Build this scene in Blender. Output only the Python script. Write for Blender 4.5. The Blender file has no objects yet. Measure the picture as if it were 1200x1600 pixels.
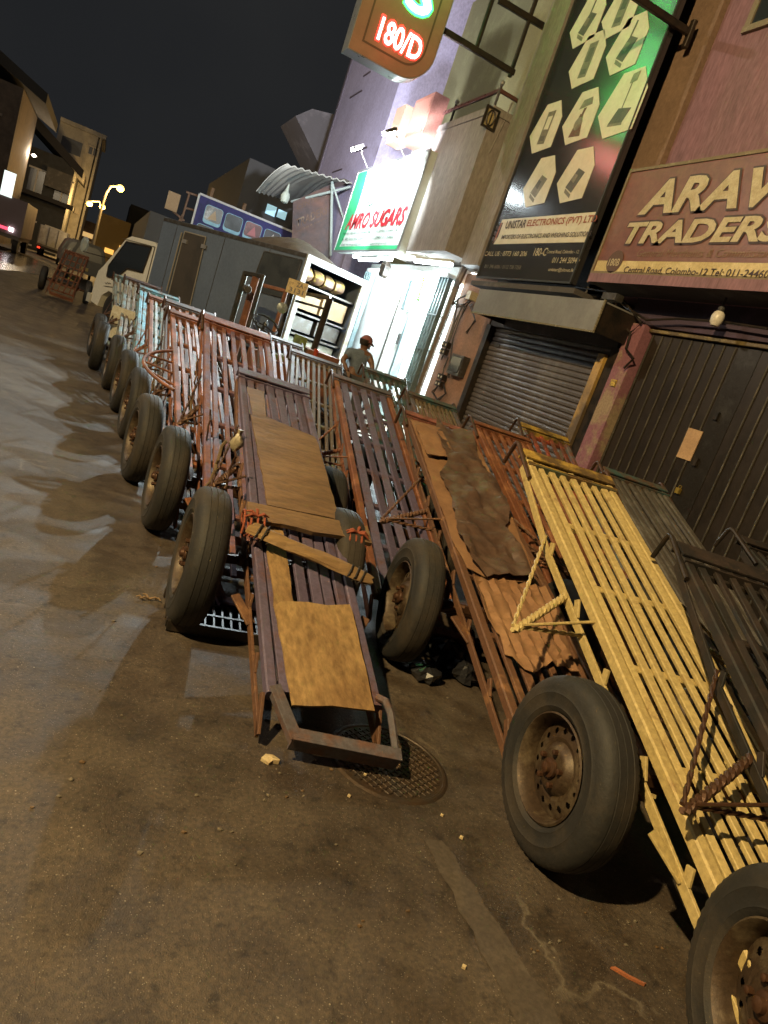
import bpy, math, random
from mathutils import Vector, Matrix
random.seed(7)
R = math.radians
C = bpy.context.scene.collection

# ------------------------------------------------------------------ camera
sc = bpy.context.scene
ROLL, PITCH, YAW, CH, FPX = R(19.5), R(12.0), R(26.2), 1.4, 1100.0
fw = Vector((math.sin(YAW)*math.cos(PITCH), math.cos(YAW)*math.cos(PITCH), -math.sin(PITCH)))
r0 = Vector((math.cos(YAW), -math.sin(YAW), 0)); u0 = r0.cross(fw)
cr = r0*math.cos(ROLL) + u0*math.sin(ROLL)
cu = -r0*math.sin(ROLL) + u0*math.cos(ROLL)
CAM = Vector((0, 0, CH))
cd = bpy.data.cameras.new("camera"); cam = bpy.data.objects.new("camera", cd); C.objects.link(cam)
m3 = Matrix((cr, cu, -fw)).transposed(); cam.matrix_world = Matrix.Translation(CAM) @ m3.to_4x4()
cd.sensor_fit = 'VERTICAL'; cd.sensor_height = 36.0; cd.lens = FPX/1600*36; cd.clip_end = 2000; cd.clip_start = 0.05
sc.camera = cam
sc.render.resolution_x, sc.render.resolution_y = 768, 1024
sc.view_settings.view_transform = 'Standard'; sc.view_settings.look = 'None'
sc.view_settings.gamma = 1; sc.view_settings.exposure = 0.18

# survey helpers: where a sight line meets a real plane of the place
def ray(x, y): return fw + cr*((x-600)/FPX) - cu*((y-800)/FPX)
def atx(x, y, X): d = ray(x, y); return CAM + d*(X/d.x)
def aty(x, y, Y): d = ray(x, y); return CAM + d*(Y/d.y)
def atz(x, y, Z=0.0): d = ray(x, y); return CAM + d*((Z-CH)/d.z)
def ats(x, y, s): return CAM + ray(x, y)*s

# ------------------------------------------------------------------ night sky
w = bpy.data.worlds.new("World"); sc.world = w; w.use_nodes = True
nt = w.node_tree; bg = nt.nodes['Background']
tc = nt.nodes.new('ShaderNodeTexCoord'); nz = nt.nodes.new('ShaderNodeTexNoise'); nz.inputs['Scale'].default_value = 1.6
nz.inputs['Detail'].default_value = 5
rp = nt.nodes.new('ShaderNodeValToRGB')
rp.color_ramp.elements[0].color = (.0095, .0105, .0125, 1); rp.color_ramp.elements[0].position = .35
rp.color_ramp.elements[1].color = (.017, .0175, .018, 1); rp.color_ramp.elements[1].position = .7
nt.links.new(tc.outputs['Generated'], nz.inputs['Vector']); nt.links.new(nz.outputs['Fac'], rp.inputs['Fac'])
nt.links.new(rp.outputs['Color'], bg.inputs['Color']); bg.inputs['Strength'].default_value = 1.0

# ------------------------------------------------------------------ lamps' light
def light(name, loc, power, col, size=.08, spot=None, aim=None, parent=None):
    l = bpy.data.lights.new(name, 'SPOT' if spot else 'POINT'); l.energy = power; l.color = col; l.shadow_soft_size = size
    if spot: l.spot_size = R(spot); l.spot_blend = .6
    o = bpy.data.objects.new(name, l); C.objects.link(o); o.location = loc
    if aim is not None: o.rotation_euler = (Vector(aim)-Vector(loc)).to_track_quat('-Z', 'Y').to_euler()
    return o
SOD = (1.0, .74, .36); COOL = (.80, .95, 1.0)
light('sodium_lamp_light', (-3.9, .2, 6.0), 4300, SOD, .08)
light('sodium_lamp_light', (-6.5, 13.0, 7.5), 1500, (1.0, .88, .70), .12)
for p_ in (atx(605, 210, 3.42), atx(555, 235, 3.42)):
    p_ = p_+Vector((-.10, 0, -.08))
    light('floodlight_beam', tuple(p_), 560, COOL, .06, 84, (4.2, p_.y+.7, 3.7))
    light('floodlight_wall_beam', tuple(p_), 1700, (.85, .90, 1.0), .06, 112, (5.2, 16.2, 7.4))
    light('floodlight_road_beam', tuple(p_), 1250, COOL, .05, 54, (-1.6, 6.2, 0))

# ------------------------------------------------------------------ materials
MATS = {}
def node(nt, t, **kw):
    n = nt.nodes.new(t)
    for k, v in kw.items():
        if k in n.inputs: n.inputs[k].default_value = v
        else: setattr(n, k, v)
    return n
def rgb(c): return (c[0], c[1], c[2], 1)
def worn(name, col, col2=None, amt=.5, scale=6, rough=.6, metal=0, bump=.3, fine=60, dirt=.35, stretch=(1, 1, 1), coat=0, sharp=.08, rvar=.25):
    """base colour broken by patches of a second colour, fine grime and uneven gloss"""
    if name in MATS: return MATS[name]
    m = bpy.data.materials.new(name); m.use_nodes = True; nt = m.node_tree; L = nt.links
    b = nt.nodes['Principled BSDF']
    co = node(nt, 'ShaderNodeTexCoord'); mp = node(nt, 'ShaderNodeMapping'); mp.inputs['Scale'].default_value = stretch
    L.new(co.outputs['Object'], mp.inputs['Vector'])
    n1 = node(nt, 'ShaderNodeTexNoise', Scale=scale, Detail=8.0, Roughness=.65); L.new(mp.outputs[0], n1.inputs['Vector'])
    n2 = node(nt, 'ShaderNodeTexNoise', Scale=fine, Detail=4.0, Roughness=.7); L.new(mp.outputs[0], n2.inputs['Vector'])
    r1 = node(nt, 'ShaderNodeValToRGB'); e = r1.color_ramp.elements
    e[0].position = max(0, 1-amt-.15-sharp); e[0].color = (0, 0, 0, 1); e[1].position = min(1, 1-amt-.15+sharp); e[1].color = (1, 1, 1, 1)
    L.new(n1.outputs['Fac'], r1.inputs['Fac'])
    mx = node(nt, 'ShaderNodeMix', data_type='RGBA'); mx.inputs[6].default_value = rgb(col); mx.inputs[7].default_value = rgb(col2 or col)
    L.new(r1.outputs[0], mx.inputs[0])
    hs = node(nt, 'ShaderNodeMix', data_type='RGBA', blend_type='MULTIPLY'); hs.inputs[0].default_value = dirt
    r2 = node(nt, 'ShaderNodeValToRGB'); r2.color_ramp.elements[0].position = .35; r2.color_ramp.elements[1].position = .65
    r2.color_ramp.elements[0].color = (.25, .22, .18, 1); r2.color_ramp.elements[1].color = (1, 1, 1, 1)
    L.new(n2.outputs['Fac'], r2.inputs['Fac']); L.new(mx.outputs[2], hs.inputs[6]); L.new(r2.outputs[0], hs.inputs[7])
    L.new(hs.outputs[2], b.inputs['Base Color'])
    ro = node(nt, 'ShaderNodeMapRange'); ro.inputs[3].default_value = max(.05, rough-rvar/2); ro.inputs[4].default_value = min(1, rough+rvar/2)
    L.new(n1.outputs['Fac'], ro.inputs[0]); L.new(ro.outputs[0], b.inputs['Roughness'])
    b.inputs['Metallic'].default_value = metal
    if coat: b.inputs['Coat Weight'].default_value = coat; b.inputs['Coat Roughness'].default_value = .08
    if bump:
        bp = node(nt, 'ShaderNodeBump', Strength=bump, Distance=.004); ad = node(nt, 'ShaderNodeMath', operation='ADD')
        L.new(n2.outputs['Fac'], ad.inputs[0]); L.new(n1.outputs['Fac'], ad.inputs[1]); L.new(ad.outputs[0], bp.inputs['Height'])
        L.new(bp.outputs[0], b.inputs['Normal'])
    MATS[name] = m; return m
def glow(name, col, s):
    if name in MATS: return MATS[name]
    m = bpy.data.materials.new(name); m.use_nodes = True; b = m.node_tree.nodes['Principled BSDF']
    b.inputs['Base Color'].default_value = rgb(col); b.inputs['Emission Color'].default_value = rgb(col); b.inputs['Emission Strength'].default_value = s
    MATS[name] = m; return m
def glass(name, col=(.02, .025, .03), rough=.08):
    if name in MATS: return MATS[name]
    m = bpy.data.materials.new(name); m.use_nodes = True; b = m.node_tree.nodes['Principled BSDF']
    b.inputs['Base Color'].default_value = rgb(col); b.inputs['Roughness'].default_value = rough; b.inputs['Specular IOR Level'].default_value = .9
    MATS[name] = m; return m

RUST = (.10, .035, .014); RUSTL = (.22, .085, .03)
rubber = worn('rubber', (.010, .009, .008), (.026, .019, .012), .34, 5, .75, 0, .5, 45, .4)
rimm = worn('rim_steel', (.12, .090, .055), (.05, .03, .016), .42, 9, .55, .35, .35, 60, .5)
axle = worn('axle_steel', (.05, .038, .03), (.075, .035, .018), .5, 10, .5, .5)
rope = worn('rope', (.10, .06, .03), (.05, .03, .02), .5, 30, .9, 0, .6, 120)
ply = worn('plywood', (.36, .235, .10), (.20, .115, .045), .40, 7, .6, 0, .3, 38, .6, (1, .3, 1), sharp=.14)
ply2 = worn('plywood_brown', (.24, .145, .07), (.14, .08, .036), .42, 5, .62, 0, .3, 40, .6, (.3, 1, 1), sharp=.14)
wood = worn('weathered_wood', (.24, .145, .065), (.13, .075, .035), .48, 3, .75, 0, .7, 40, .5, (.25, 1, 1), sharp=.2)
logw = worn('log_wood', (.34, .21, .08), (.17, .10, .04), .46, 4, .75, 0, .8, 40, .45, (.2, 1, 1), sharp=.15)
card = worn('cardboard', (.30, .165, .075), (.20, .10, .045), .45, 5, .85, 0, .4, 40, .35, sharp=.15)
cardd = worn('cardboard_dark', (.060, .036, .027), (.095, .055, .036), .42, 4, .5, 0, .5, 30, .35, sharp=.2)
cloth = worn('red_cloth', (.36, .085, .035), (.22, .05, .02), .5, 30, .9, 0, .5, 90)
concrete = worn('concrete', (.20, .17, .13), (.12, .10, .08), .5, 2.5, .85, 0, .5, 40)
blackm = worn('black_steel', (.016, .015, .014), (.04, .028, .02), .4, 8, .45, .4, .3)
greym = worn('grey_metal', (.12, .12, .12), (.07, .06, .05), .4, 8, .45, .5, .2)
P = {}
for n, c, c2, a in (('purple', (.090, .070, .120), (.10, .045, .04), .25), ('violet', (.13, .085, .15), (.17, .065, .04), .38),
    ('orange', (.26, .105, .045), (.15, .05, .02), .42), ('redorange', (.30, .105, .05), (.14, .055, .03), .4),
    ('pinkred', (.32, .11, .085), (.15, .05, .03), .42), ('darkgrey', (.085, .075, .085), (.12, .055, .035), .30),
    ('blue', (.13, .30, .38), (.12, .09, .07), .34), ('paleblue', (.20, .27, .28), (.16, .12, .09), .36),
    ('white', (.26, .26, .23), (.15, .11, .08), .4), ('yellow', (.42, .32, .13), (.20, .11, .04), .17),
    ('mustard', (.42, .27, .05), (.10, .06, .02), .35), ('green', (.07, .09, .055), (.14, .08, .03), .35),
    ('teal', (.04, .085, .08), (.09, .05, .03), .35), ('black', (.010, .009, .008), (.025, .016, .012), .35),
    ('straw', (.14, .11, .07), (.12, .08, .04), .45), ('greywood', (.13, .12, .105), (.07, .06, .05), .45),
    ('slate', (.10, .135, .15), (.16, .06, .04), .35), ('red', (.30, .06, .03), (.12, .04, .02), .4),
    ('rustorange', (.25, .125, .055), (.11, .05, .025), .48)):
    P[n] = worn('paint_'+n, c, c2, a, 7, .64, .04, .35, 55, .45)

# ------------------------------------------------------------------ mesh builder
class MB:
    def __init__(s): s.v = []; s.f = []; s.m = []; s.cur = 0
    def add(s, vs, fs):
        o = len(s.v); s.v += [tuple(v) for v in vs]; s.f += [tuple(i+o for i in f) for f in fs]; s.m += [s.cur]*len(fs)
    def box(s, c, d, ax=None):
        c = Vector(c); a = ax or (Vector((1, 0, 0)), Vector((0, 1, 0)), Vector((0, 0, 1)))
        h = [Vector(a[i])*(d[i]/2) for i in range(3)]
        vs = [c+h[0]*i+h[1]*j+h[2]*k for i in (-1, 1) for j in (-1, 1) for k in (-1, 1)]
        s.add(vs, [(0, 1, 3, 2), (4, 6, 7, 5), (0, 4, 5, 1), (2, 3, 7, 6), (0, 2, 6, 4), (1, 5, 7, 3)])
    def bb(s, lo, hi): s.box([(a+b)/2 for a, b in zip(lo, hi)], [abs(b-a) for a, b in zip(lo, hi)])
    def bar(s, p, q, w, h, up=(0, 0, 1)):
        p = Vector(p); q = Vector(q); d = (q-p); L = d.length; d.normalize(); x = d.cross(Vector(up))
        if x.length < 1e-4: x = d.cross(Vector((1, 0, 0)))
        x.normalize(); z = x.cross(d)
        bv = min(w, h)*.14
        pr = [(-w/2+bv, -h/2), (w/2-bv, -h/2), (w/2, -h/2+bv), (w/2, h/2-bv), (w/2-bv, h/2), (-w/2+bv, h/2), (-w/2, h/2-bv), (-w/2, -h/2+bv)]
        vs = [e+x*a+z*b for e in (p, q) for a, b in pr]; n = 8
        s.add(vs, [(i, (i+1) % n, n+(i+1) % n, n+i) for i in range(n)]+[tuple(range(n))[::-1], tuple(range(n, 2*n))])
    def tube(s, pts, r, n=8, cap=True, twist=0):
        pts = [Vector(p) for p in pts]; rs = r if isinstance(r, (list, tuple)) else [r]*len(pts)
        vs = []; pu = None
        for i, p in enumerate(pts):
            d = (pts[min(i+1, len(pts)-1)]-pts[max(i-1, 0)]).normalized()
            if pu is None: pu = Vector((0, 0, 1)) if abs(d.z) < .9 else Vector((1, 0, 0))
            x = d.cross(pu).normalized(); y = x.cross(d).normalized(); pu = y
            for k in range(n):
                a = 2*math.pi*k/n+twist*i; vs.append(p+(x*math.cos(a)+y*math.sin(a))*rs[i])
        fs = [(i*n+k, i*n+(k+1) % n, (i+1)*n+(k+1) % n, (i+1)*n+k) for i in range(len(pts)-1) for k in range(n)]
        if cap: fs += [tuple(range(n))[::-1], tuple(range((len(pts)-1)*n, len(pts)*n))]
        s.add(vs, fs)
    def twisted(s, p, q, r, turns=7):
        p = Vector(p); q = Vector(q); d = (q-p).normalized(); x = d.cross(Vector((0, 0, 1))).normalized(); y = x.cross(d)
        N = turns*7
        for ph in (0, math.pi):
            s.tube([p.lerp(q, i/N)+(x*math.cos(ph+i*.9)+y*math.sin(ph+i*.9))*r*.45 for i in range(N+1)], r*.62, 6)
    def lathe(s, prof, c=(0, 0, 0), axis='x', n=32, mod=None, close=True):
        vs = []
        for i, (a, r) in enumerate(prof):
            for k in range(n):
                t = 2*math.pi*k/n; rr = r+(mod(i, k) if mod else 0)
                v = {'x': (a, rr*math.cos(t), rr*math.sin(t)), 'y': (rr*math.cos(t), a, rr*math.sin(t)), 'z': (rr*math.cos(t), rr*math.sin(t), a)}[axis]
                vs.append((v[0]+c[0], v[1]+c[1], v[2]+c[2]))
        P_ = len(prof); fs = [(i*n+k, i*n+(k+1) % n, (i+1)*n+(k+1) % n, (i+1)*n+k) for i in range(P_-1) for k in range(n)]
        if close: fs += [tuple(range(n))[::-1], tuple(range((P_-1)*n, P_*n))]
        s.add(vs, fs)
    def prism(s, poly, th):   # poly: 3d points on a plane, th: offset vector
        n = len(poly); th = Vector(th); a = [Vector(p) for p in poly]
        s.add(a+[p+th for p in a], [tuple(range(n))[::-1], tuple(range(n, 2*n))]+[(i, (i+1) % n, n+(i+1) % n, n+i) for i in range(n)])
    def grid(s, f, nu, nv, th=None):
        vs = [Vector(f(i/nu, j/nv)) for i in range(nu+1) for j in range(nv+1)]
        q = lambda i, j: i*(nv+1)+j
        fs = [(q(i, j), q(i+1, j), q(i+1, j+1), q(i, j+1)) for i in range(nu) for j in range(nv)]
        s.add(vs, fs)
        if th is not None:
            th = Vector(th); s.add([v+th for v in vs], [x[::-1] for x in fs])
            ed = [(i, 0) for i in range(nu+1)]+[(nu, j) for j in range(1, nv+1)]+[(i, nv) for i in range(nu-1, -1, -1)]+[(0, j) for j in range(nv-1, 0, -1)]
            e = [vs[q(*x)] for x in ed]; n = len(e)
            s.add(e+[v+th for v in e], [(i, (i+1) % n, n+(i+1) % n, n+i) for i in range(n)])
    def build(s, name, mat, parent=None, smooth=False, mats=None):
        me = bpy.data.meshes.new(name); me.from_pydata(s.v, [], s.f); me.update()
        for mm in (mats or [mat]): me.materials.append(mm)
        if mats: me.polygons.foreach_set('material_index', s.m)
        import bmesh
        b = bmesh.new(); b.from_mesh(me); bmesh.ops.recalc_face_normals(b, faces=b.faces); b.to_mesh(me); b.free()
        if smooth:
            me.polygons.foreach_set('use_smooth', [True]*len(me.polygons))
            me.set_sharp_from_angle(angle=R(38))
        o = bpy.data.objects.new(name, me); C.objects.link(o)
        if parent: o.parent = parent
        return o
def tag(o, label, cat, group=None, kind=None):
    o['label'] = label; o['category'] = cat
    if group: o['group'] = group
    if kind: o['kind'] = kind
    return o
def thing(name, label, cat, loc=(0, 0, 0), rz=0, group=None):
    o = bpy.data.objects.new(name, None); C.objects.link(o); o.location = loc; o.rotation_euler = (0, 0, rz); o.empty_display_size = .2
    return tag(o, label, cat, group)
def struct(o): o['kind'] = 'structure'; return o
def recentre(o):   # put a one-mesh thing's origin at its base
    me = o.data; xs = [v.co for v in me.vertices]
    c = Vector(((min(v.x for v in xs)+max(v.x for v in xs))/2, (min(v.y for v in xs)+max(v.y for v in xs))/2, min(v.z for v in xs)))
    for v in me.vertices: v.co -= c
    o.location = Vector(o.location)+c; return o
def text(name, s, p, right, up, width, height, mat, parent=None, ext=.004, bold=.0, shear=0, fit=True):
    cu_ = bpy.data.curves.new(name, 'FONT'); cu_.body = s; cu_.extrude = .0; cu_.offset = bold; cu_.shear = shear; cu_.resolution_u = 3
    t = bpy.data.objects.new(name, cu_); me = bpy.data.meshes.new_from_object(t)
    bpy.data.objects.remove(t)
    xs = [v.co.x for v in me.vertices]; ys = [v.co.y for v in me.vertices]
    x0, x1, y0, y1 = min(xs), max(xs), min(ys), max(ys)
    right = Vector(right).normalized(); up = Vector(up).normalized(); n = right.cross(up)
    sx = width/(x1-x0); sy = height/(y1-y0)
    for v in me.vertices:
        v.co = Vector(p)+right*((v.co.x-x0)*sx)+up*((v.co.y-y0)*sy)+n*ext
    me.materials.append(mat)
    o = bpy.data.objects.new(name, me); C.objects.link(o)
    if parent: o.parent = parent
    return o

def desc(o):
    out = []
    for c in o.children: out.append(c); out += desc(c)
    return out
def settle(root):
    """move a thing built in place so that its Empty stands at its base"""
    bpy.context.view_layer.update()
    ms = [o for o in desc(root) if o.type == 'MESH']
    vs = [v.co for o in ms for v in o.data.vertices]
    c = Vector(((min(v.x for v in vs)+max(v.x for v in vs))/2, (min(v.y for v in vs)+max(v.y for v in vs))/2, min(v.z for v in vs)))
    for o in ms:
        for v in o.data.vertices: v.co -= c
    root.location = c; return root

# ------------------------------------------------------------------ road
def road_mat():
    m = bpy.data.materials.new('asphalt'); m.use_nodes = True; nt = m.node_tree; L = nt.links; b = nt.nodes['Principled BSDF']
    co = node(nt, 'ShaderNodeTexCoord')
    def noise(s, d=6., r=.6): n = node(nt, 'ShaderNodeTexNoise', Scale=s, Detail=d, Roughness=r); L.new(co.outputs['Object'], n.inputs['Vector']); return n
    def ramp(src, a, ca, bb, cb):
        r = node(nt, 'ShaderNodeValToRGB'); e = r.color_ramp.elements
        e[0].position, e[0].color, e[1].position, e[1].color = a, rgb(ca), bb, rgb(cb); L.new(src, r.inputs[0]); return r
    def mix(t, f, a, bb):
        x = node(nt, 'ShaderNodeMix', data_type='RGBA', blend_type=t)
        if isinstance(f, float): x.inputs[0].default_value = f
        else: L.new(f, x.inputs[0])
        L.new(a, x.inputs[6])
        if isinstance(bb, tuple): x.inputs[7].default_value = rgb(bb)
        else: L.new(bb, x.inputs[7])
        return x
    big = noise(.9); mid = noise(4.5); fin = noise(70, 3); grit = noise(260, 2)
    c = ramp(big.outputs[0], .38, (.046, .032, .021), .62, (.082, .062, .043))
    st = ramp(mid.outputs[0], .40, (.45, .38, .30), .60, (1, 1, 1)); x = mix('MULTIPLY', .65, c.outputs[0], st.outputs[0])
    fi = ramp(fin.outputs[0], .35, (.5, .5, .5), .7, (1.35, 1.3, 1.2)); x = mix('MULTIPLY', .75, x.outputs[2], fi.outputs[0])
    # pale stones and specks
    v = node(nt, 'ShaderNodeTexVoronoi', Scale=42.0); L.new(co.outputs['Object'], v.inputs['Vector'])
    sp = ramp(v.outputs['Distance'], .06, (1, 1, 1), .13, (0, 0, 0))
    gate = ramp(noise(9, 3).outputs[0], .50, (0, 0, 0), .62, (1, 1, 1))
    mu = node(nt, 'ShaderNodeMath', operation='MULTIPLY'); L.new(sp.outputs[0], mu.inputs[0]); L.new(gate.outputs[0], mu.inputs[1])
    x = mix('MIX', mu.outputs[0], x.outputs[2], (.26, .22, .16))
    v2 = node(nt, 'ShaderNodeTexVoronoi', Scale=120.0); L.new(co.outputs['Object'], v2.inputs['Vector'])
    s2 = ramp(v2.outputs['Distance'], .10, (1, 1, 1), .22, (0, 0, 0)); gt = ramp(noise(26, 3).outputs[0], .44, (0, 0, 0), .56, (1, 1, 1))
    m3_ = node(nt, 'ShaderNodeMath', operation='MULTIPLY'); L.new(s2.outputs[0], m3_.inputs[0]); L.new(gt.outputs[0], m3_.inputs[1])
    x = mix('MIX', m3_.outputs[0], x.outputs[2], (.20, .17, .125))
    dk_ = ramp(noise(15, 6, .7).outputs[0], .34, (.30, .26, .22), .46, (1, 1, 1)); x = mix('MULTIPLY', .8, x.outputs[2], dk_.outputs[0])
    # thin cracks
    dn = noise(3., 5); ds = node(nt, 'ShaderNodeMix', data_type='RGBA'); ds.inputs[0].default_value = .35
    L.new(co.outputs['Object'], ds.inputs[6]); L.new(dn.outputs[1], ds.inputs[7])
    ve = node(nt, 'ShaderNodeTexVoronoi', feature='DISTANCE_TO_EDGE', Scale=.9); L.new(ds.outputs[2], ve.inputs['Vector'])
    ck = ramp(ve.outputs[0], .0, (1, 1, 1), .010, (0, 0, 0)); g2 = ramp(noise(1.3, 3).outputs[0], .50, (0, 0, 0), .58, (1, 1, 1))
    m2 = node(nt, 'ShaderNodeMath', operation='MULTIPLY'); L.new(ck.outputs[0], m2.inputs[0]); L.new(g2.outputs[0], m2.inputs[1])
    x = mix('MIX', m2.outputs[0], x.outputs[2], (.095, .075, .052))
    L.new(x.outputs[2], b.inputs['Base Color'])
    ro = ramp(mid.outputs[0], .35, (.55, .55, .55), .65, (.82, .82, .82)); L.new(ro.outputs[0], b.inputs['Roughness'])
    bp = node(nt, 'ShaderNodeBump', Strength=.6, Distance=.004); ad = node(nt, 'ShaderNodeMath', operation='ADD')
    L.new(fin.outputs[0], ad.inputs[0]); L.new(grit.outputs[0], ad.inputs[1]); a2 = node(nt, 'ShaderNodeMath', operation='ADD')
    L.new(ad.outputs[0], a2.inputs[0]); L.new(s2.outputs[0], a2.inputs[1]); L.new(a2.outputs[0], bp.inputs['Height']); L.new(bp.outputs[0], b.inputs['Normal'])
    return m
g = MB()
def gz(x, y): return 0.0
g.bb((-400, -60, -.3), (400, 900, 0)); struct(g.build('road', road_mat()))
# broad worn patch of paler cement in the road, and an old painted bar
pm = worn('cement_patch', (.115, .090, .064), (.062, .046, .032), .5, 5, .8, 0, .5, 60, .5, sharp=.12)
g = MB(); a, b_ = atz(663, 1315), atz(690, 1312); c_, d_ = atz(905, 1640), atz(830, 1640)
def wob(p, k): return Vector((p.x+.008*math.sin(k*9), p.y+.008*math.cos(k*7), .0035))
pts = [wob(a.lerp(d_, i/10), i) for i in range(11)]+[wob(c_.lerp(b_, i/10), i+3) for i in range(11)]
g.prism(pts, (0, 0, .0006)); struct(g.build('road_patch', pm))

g = MB(); g.prism([tuple(atz(*p))[:2]+(.004,) for p in ((-40, 384), (30, 396), (75, 412), (122, 444), (70, 432), (30, 424), (-40, 418))], (0, 0, .001))
struct(g.build('smooth_road', worn('smooth_asphalt', (.030, .028, .026), (.05, .045, .04), .45, .6, .22, 0, .25, 8, .3, rvar=.15)))  # smooth low-roughness asphalt sheet, added so the far lamps reflect in the road
# off-frame street lamps over the near road
# ------------------------------------------------------------------ wheels
def tyre_mb():
    g = MB(); N = 128
    prof = [(-.055, .178), (-.066, .188), (-.070, .196), (-.0735, .2), (-.0715, .205), (-.0755, .222), (-.0765, .240), (-.0785, .244), (-.0755, .249), (-.074, .262), (-.068, .284), (-.058, .298), (-.046, .3055), (-.030, .309), (-.0285, .3065), (-.0265, .3065), (-.025, .3095),
            (-.002, .3105), (-.001, .308), (.001, .308), (.002, .3105), (.025, .3095), (.0265, .3065), (.0285, .3065), (.030, .309), (.046, .3055), (.058, .298), (.068, .284), (.074, .262), (.0755, .249), (.0785, .244), (.0765, .240), (.0755, .222), (.0715, .205), (.0735, .2), (.070, .196), (.066, .188), (.055, .178), (0, .172), (-.055, .178)]
    def mod(i, k): return (-.0045 if (k % 2 == 0) else 0) if i in (10, 11, 26, 27) else 0
    g.lathe(prof, n=N, mod=mod, close=False); return g
def rim_mb(side):
    g = MB(); N = 48; s = side
    # outer lip and barrel
    g.lathe([(s*.066, .182), (s*.070, .176), (s*.060, .168), (s*.040, .163), (s*.012, .158), (s*-.06, .160), (s*-.066, .178)], n=N, close=False)
    # dished disc with a ring of round holes
    M = 192; rr = [.160, .148, .140]+[.140-.0032*k for k in range(1, 10)]+[.102]; xx = lambda r: s*(.012+(.160-r)*.35 if r > .125 else .0243+(.125-r)*.20)
    vs = [(xx(r), r*math.cos(2*math.pi*k/M), r*math.sin(2*math.pi*k/M)) for r in rr for k in range(M)]; fs = []
    for i in range(len(rr)-1):
        for k in range(M):
            rc = (rr[i]+rr[i+1])/2; an = ((k+.5) % 12-6)*2*math.pi/M*rc
            if abs(rc-.1256) < .0155 and math.hypot(rc-.1256, an) < .0105: continue
            fs.append((i*M+k, i*M+(k+1) % M, (i+1)*M+(k+1) % M, (i+1)*M+k))
    g.add(vs, fs)
    g.lathe([(s*.0289, .102), (s*.026, .088), (s*.046, .074), (s*.052, .060), (s*.046, .030), (s*.046, .0)], n=N, close=False)
    return g
def hub_mb(side):
    g = MB(); s = side
    g.lathe([(s*-.12, .028), (s*.05, .028), (s*.054, .034), (s*.062, .032), (s*.066, .020), (s*.078, .018), (s*.082, .010), (s*.083, 0)], n=16, close=False)
    for k in range(5):
        t = 2*math.pi*k/5; y, z = .056*math.cos(t), .056*math.sin(t)
        g.lathe([(s*.045, .010), (s*.066, .010), (s*.068, .006), (s*.068, 0)], c=(0, y, z), n=6, close=False)
    return g
WH = {}
for sd in (-1, 1):
    rm = rim_mb(sd).build('wheel', rimm, smooth=True); ty = tyre_mb().build('tyre', rubber, rm, smooth=True); hb = hub_mb(sd).build('hub', axle, rm, smooth=True)
    WH[sd] = (rm, ty, hb)
used = {-1: False, 1: False}
def wheel(sd, parent, loc, spin, camber=0):
    src = WH[sd]
    if not used[sd]: objs = src; used[sd] = True
    else:
        objs = [o.copy() for o in src]
        for o in objs: C.objects.link(o)
        objs[1].parent = objs[0]; objs[2].parent = objs[0]
    objs[0].parent = parent; objs[0].location = loc; objs[0].rotation_euler = (spin, 0, camber)
    return objs[0]

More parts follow.
